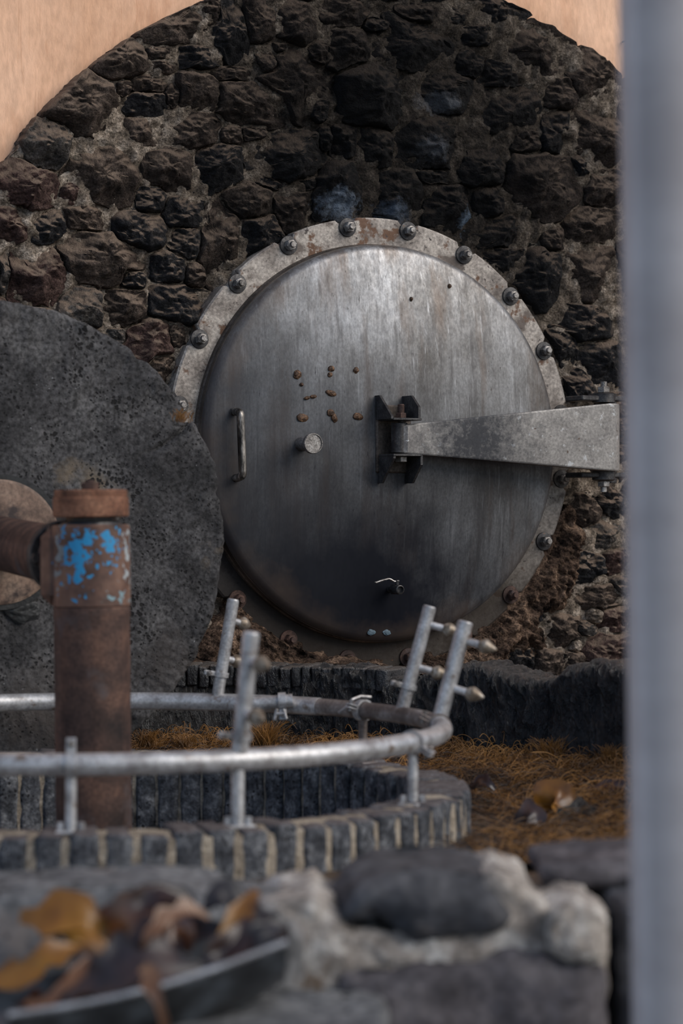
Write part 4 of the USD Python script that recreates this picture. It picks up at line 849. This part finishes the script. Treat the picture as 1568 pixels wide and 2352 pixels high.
# ------------------------------------------------------------------ foreground wall: big stones in pale mortar
nw = thing('wall_front', kind='structure')
def slabstone(outline, d, thick, seed, amp=.02, edge=.03, fine=.006, res=.016):
    """rounded block: outline in pixels at its front face, carried back by its thickness"""
    import shapely
    pg = Polygon(np.array([P(x, y, d)[[0, 2]] for x, y in outline])).buffer(-edge * .5).buffer(edge * .5).simplify(.003)
    if pg.geom_type != 'Polygon': pg = max(pg.geoms, key=lambda q: q.area)
    m = trimesh.creation.extrude_polygon(pg, thick, engine='earcut')
    man = mf.Manifold(mf.Mesh(np.array(m.vertices, np.float32), np.array(m.faces, np.uint32))).refine_to_length(res)
    v, f, _ = meshkit.arrays(man); v = np.array(v, float)
    dist = shapely.distance(pg.boundary, shapely.points(v[:, 0], v[:, 1]))
    k = np.clip((edge - dist) / edge, 0, 1); inset = edge * (1 - np.sqrt(np.maximum(1 - k * k, 0)))
    v[:, 2] = np.clip(v[:, 2], np.minimum(inset, thick * .5), thick - np.minimum(inset, thick * .5) * .8)
    v[:, 2] -= edge * .6 * ss(0, .12, dist) * (v[:, 2] < thick * .5)
    t = tm(np.stack([v[:, 0], d + v[:, 2], v[:, 1]], -1), f[:, ::-1]); t.fix_normals()
    nn = t.vertex_normals; t.vertices = t.vertices + nn * (amp * 2 * (fbm(t.vertices * 9 + seed, 3, seed) - .5) + fine * 2 * (fbm(t.vertices * 45, 3, seed + 1) - .5))[:, None]
    return t
for nm, ol, d, th, sd, mat, kw_ in (
    ('stone', [(-120, 2075), (90, 2062), (330, 2045), (450, 2062), (560, 2090), (640, 2112), (694, 2138), (706, 2172), (698, 2240), (686, 2352), (682, 2520), (-120, 2520)], 3.48, .30, 3, 'near_rock_light', dict(edge=.03)),
    ('stone', [(768, 2108), (790, 2050), (860, 2018), (980, 2004), (1105, 2010), (1150, 2040), (1178, 2090), (1190, 2118), (1135, 2144), (1050, 2155), (968, 2186), (925, 2160), (900, 2128), (870, 2116), (815, 2136), (785, 2132)], 3.50, .32, 5, 'near_rock_dark', dict(edge=.03)),
    ('stone', [(1228, 1988), (1300, 1980), (1480, 1976), (1700, 1976), (1700, 2040), (1440, 2040), (1320, 2048), (1246, 2040)], 3.72, .24, 7, 'near_rock_purple', dict(edge=.02)),
    ('stone', [(774, 2246), (808, 2232), (904, 2234), (988, 2226), (1079, 2216), (1124, 2194), (1180, 2178), (1250, 2198), (1287, 2222), (1349, 2230), (1394, 2226), (1394, 2520), (768, 2520)], 3.48, .27, 9, 'near_rock_purple', dict(edge=.025)),
    ('stone', [(1712, 2000), (1900, 1985), (2080, 2000), (2090, 2200), (1900, 2230), (1730, 2200)], 3.66, .28, 19, 'near_rock_light', dict(edge=.03)),
    ('stone', [(1735, 2230), (1920, 2250), (2090, 2220), (2090, 2520), (1735, 2520)], 3.58, .30, 21, 'near_rock_dark', dict(edge=.03)),
    ('stone', [(2110, 2010), (2400, 2000), (2400, 2520), (2110, 2520)], 3.66, .30, 23, 'near_rock_purple', dict(edge=.03)),
    ('stone', [(1420, 2080), (1520, 2060), (1720, 2060), (1720, 2520), (1420, 2520)], 3.54, .30, 11, 'near_rock_dark', dict(edge=.025)),
    ('mortar', [(590, 2092), (640, 2072), (715, 2060), (752, 2092), (790, 2140), (1098, 2140), (1104, 2018), (1150, 2006), (1212, 2034), (1232, 2068), (1260, 2092), (1321, 2066), (1372, 2082), (1397, 2112), (1397, 2520), (590, 2520)], 3.515, .26, 13, 'near_mortar', dict(edge=.010, amp=.016, fine=.012)),
    ('mortar', [(1262, 2096), (1321, 2070), (1372, 2086), (1393, 2112), (1390, 2212), (1349, 2222), (1287, 2214), (1255, 2191), (1246, 2150)], 3.47, .10, 15, 'near_mortar', dict(edge=.012, amp=.012, fine=.01))):
    obj(nm, slabstone(ol, d, th, sd, **kw_), mat, nw, smooth=True)
core = [P(-200, 2110, 3.70)[[0, 2]], P(560, 2100, 3.70)[[0, 2]], P(720, 2070, 3.70)[[0, 2]], P(1190, 2100, 3.70)[[0, 2]], P(1250, 2085, 3.70)[[0, 2]], P(2380, 2085, 3.70)[[0, 2]], np.array([1.06, -.5]), np.array([-.75, -.5])]
cm = prism(core, .26, np.array([[1, 0, 0, 0], [0, 0, 1, 3.66], [0, 1, 0, 0], [0, 0, 0, 1.0]])); cm.fix_normals()
obj('core', cm, 'near_rock_dark', nw, smooth=False)
obj('stone', slabstone([(-160, 2480), (400, 2420), (900, 2440), (900, 3200), (-160, 3200)], 3.05, .44, 17, edge=.04), 'near_rock_light', nw, smooth=True)

# ------------------------------------------------------------------ scoop of cooked leaves, front left
scoop = thing('metal_scoop', 'bent dark sheet metal scoop resting on the near stones, heaped with leaves', 'scoop', P(360, 2400, 3.2))
def scoop_mesh():
    a, b = P(20, 2335, 3.16), P(660, 2166, 3.22); n, m = 40, 14; V = []
    back = np.array([-.02, .26, .0])
    for t in np.linspace(0, 1, n):
        c = a + (b - a) * t + np.array([0, -.012 * math.sin(math.pi * t), -.012 * math.sin(math.pi * t)])
        row = []
        for s in np.linspace(0, 1, m): row.append(c + back * s + np.array([0, 0, -.10 * math.sin(math.pi * min(s * 1.0, 1)) ** .7 * (.45 + .55 * math.sin(math.pi * (.15 + .7 * t)))]))
        V.append(row)
    V = np.array(V); dn = np.array([0, -.0015, -.003]); top = V.reshape(-1, 3); f = grid(n, m); k = n * m
    rim = [i * m for i in range(n)] + [(n - 1) * m + j for j in range(1, m)] + [i * m + m - 1 for i in range(n - 2, -1, -1)] + [j for j in range(m - 2, 0, -1)]
    side = [q for i in range(len(rim)) for q in ([rim[i], rim[(i + 1) % len(rim)], rim[(i + 1) % len(rim)] + k], [rim[i], rim[(i + 1) % len(rim)] + k, rim[i] + k])]
    mm = tm(np.vstack([top, top + dn]), np.vstack([f, f[:, ::-1] + k, side])); mm.fix_normals(); return mm, V[:, 0]
sm, rim = scoop_mesh()
obj('pan', sm, 'tray_steel', scoop, smooth=40)
obj('rolled_rim', tube(rim + [0, 0, .002], .0042, 10), 'galvanised', scoop, label='pale rolled rim')
LV = [  # (pixel path with depth, half width, curl, material, label)
    ([(45, 2112, 3.35), (130, 2105, 3.33), (215, 2120, 3.33), (275, 2180, 3.36)], .034, .5, 'leaf_orange', 'bright orange curled leaf sticking up at the left of the scoop'),
    ([(105, 2120, 3.36), (160, 2135, 3.32), (215, 2175, 3.30), (250, 2240, 3.30)], .026, -.4, 'leaf_orange', 'orange leaf folded down behind the tan strip'),
    ([(-20, 2245, 3.30), (60, 2225, 3.27), (120, 2195, 3.27), (180, 2175, 3.30)], .030, .4, 'leaf_orange', 'orange leaf with a pointed tip lying at the far left'),
    ([(60, 2300, 3.19), (120, 2290, 3.18), (170, 2235, 3.20), (205, 2200, 3.22)], .016, .6, 'leaf_tan', 'narrow tan strip of leaf bent upward at left'),
    ([(270, 2200, 3.33), (320, 2090, 3.33), (385, 2050, 3.35), (450, 2090, 3.36)], .036, .8, 'leaf_brown', 'big glossy red brown leaf arching over the middle of the heap'),
    ([(250, 2230, 3.28), (330, 2150, 3.26), (400, 2120, 3.28), (430, 2190, 3.30)], .040, -.7, 'leaf_brown', 'brown curled leaf under the arching one, facing front'),
    ([(330, 2180, 3.24), (370, 2120, 3.25), (420, 2090, 3.28), (480, 2110, 3.30)], .018, .5, 'leaf_tan', 'pale streaked narrow leaf on top of the heap'),
    ([(480, 2220, 3.28), (520, 2150, 3.29), (560, 2080, 3.32), (590, 2045, 3.36)], .022, .5, 'leaf_orange', 'orange brown blade pointing up at the right of the heap'),
    ([(430, 2230, 3.25), (500, 2200, 3.25), (545, 2150, 3.27), (570, 2110, 3.30)], .026, .7, 'leaf_brown', 'brown leaf lying against the orange brown blade'),
    ([(470, 2090, 3.36), (510, 2060, 3.36), (560, 2085, 3.36), (640, 2120, 3.35)], .024, .4, 'leaf_dark', 'dark shrivelled leaf at the right end of the heap'),
    ([(540, 2200, 3.27), (590, 2150, 3.27), (630, 2130, 3.29), (660, 2170, 3.31)], .024, .4, 'leaf_dark', 'nearly black leaf curled at the far right above the rim'),
    ([(150, 2270, 3.24), (250, 2230, 3.22), (360, 2215, 3.22), (470, 2225, 3.24)], .044, .6, 'leaf_dark', 'long dark leaf lying along the front of the scoop'),
    ([(330, 2215, 3.16), (345, 2240, 3.135), (365, 2300, 3.12), (380, 2400, 3.12)], .016, .5, 'leaf_tan', 'tan strip of leaf hanging down over the rim'),
    ([(60, 2290, 3.26), (130, 2300, 3.24), (210, 2270, 3.24), (280, 2240, 3.26)], .030, .6, 'leaf_brown', 'dark brown leaf lying low at the left end of the scoop'),
    ([(190, 2200, 3.37), (280, 2170, 3.37), (400, 2150, 3.38), (520, 2130, 3.38)], .055, .5, 'leaf_brown', 'broad dark brown leaf at the back of the heap'),
]
for i, (pp, wd, cu, mat, lab) in enumerate(LV):
    tag(obj('agave_leaf', ribbon([P(*q) for q in pp], wd * .8, up=[.15, -.75, .65] if i != 12 else [0, -1, .15], curl=cu * .45, wob=1.1, seed=i + 30, n=30, tip=.12), mat, smooth=60), lab, 'leaf')

# ------------------------------------------------------------------ pole on the right
pole = thing('steel_pole', 'thick grey painted steel pole running past the right edge of the picture', 'pole', (P(1580, 1176, 3.0)[0], 3.0, -.5))
q0, q1 = P(1588, 2352, 3.0), P(1556, 0, 3.0); dd = (q1 - q0) / (q1[2] - q0[2])
b0 = q0 + dd * (-.5 - q0[2]); t0 = q0 + dd * (2.6 - q0[2])
obj('shaft', rod(b0, t0, .0735, n=72), 'pole_paint', pole)
obj('base_plate', rbox(.24, .24, .015, frame(b0 + [0, 0, .0075], [0, 0, 1])), 'pole_paint', pole)
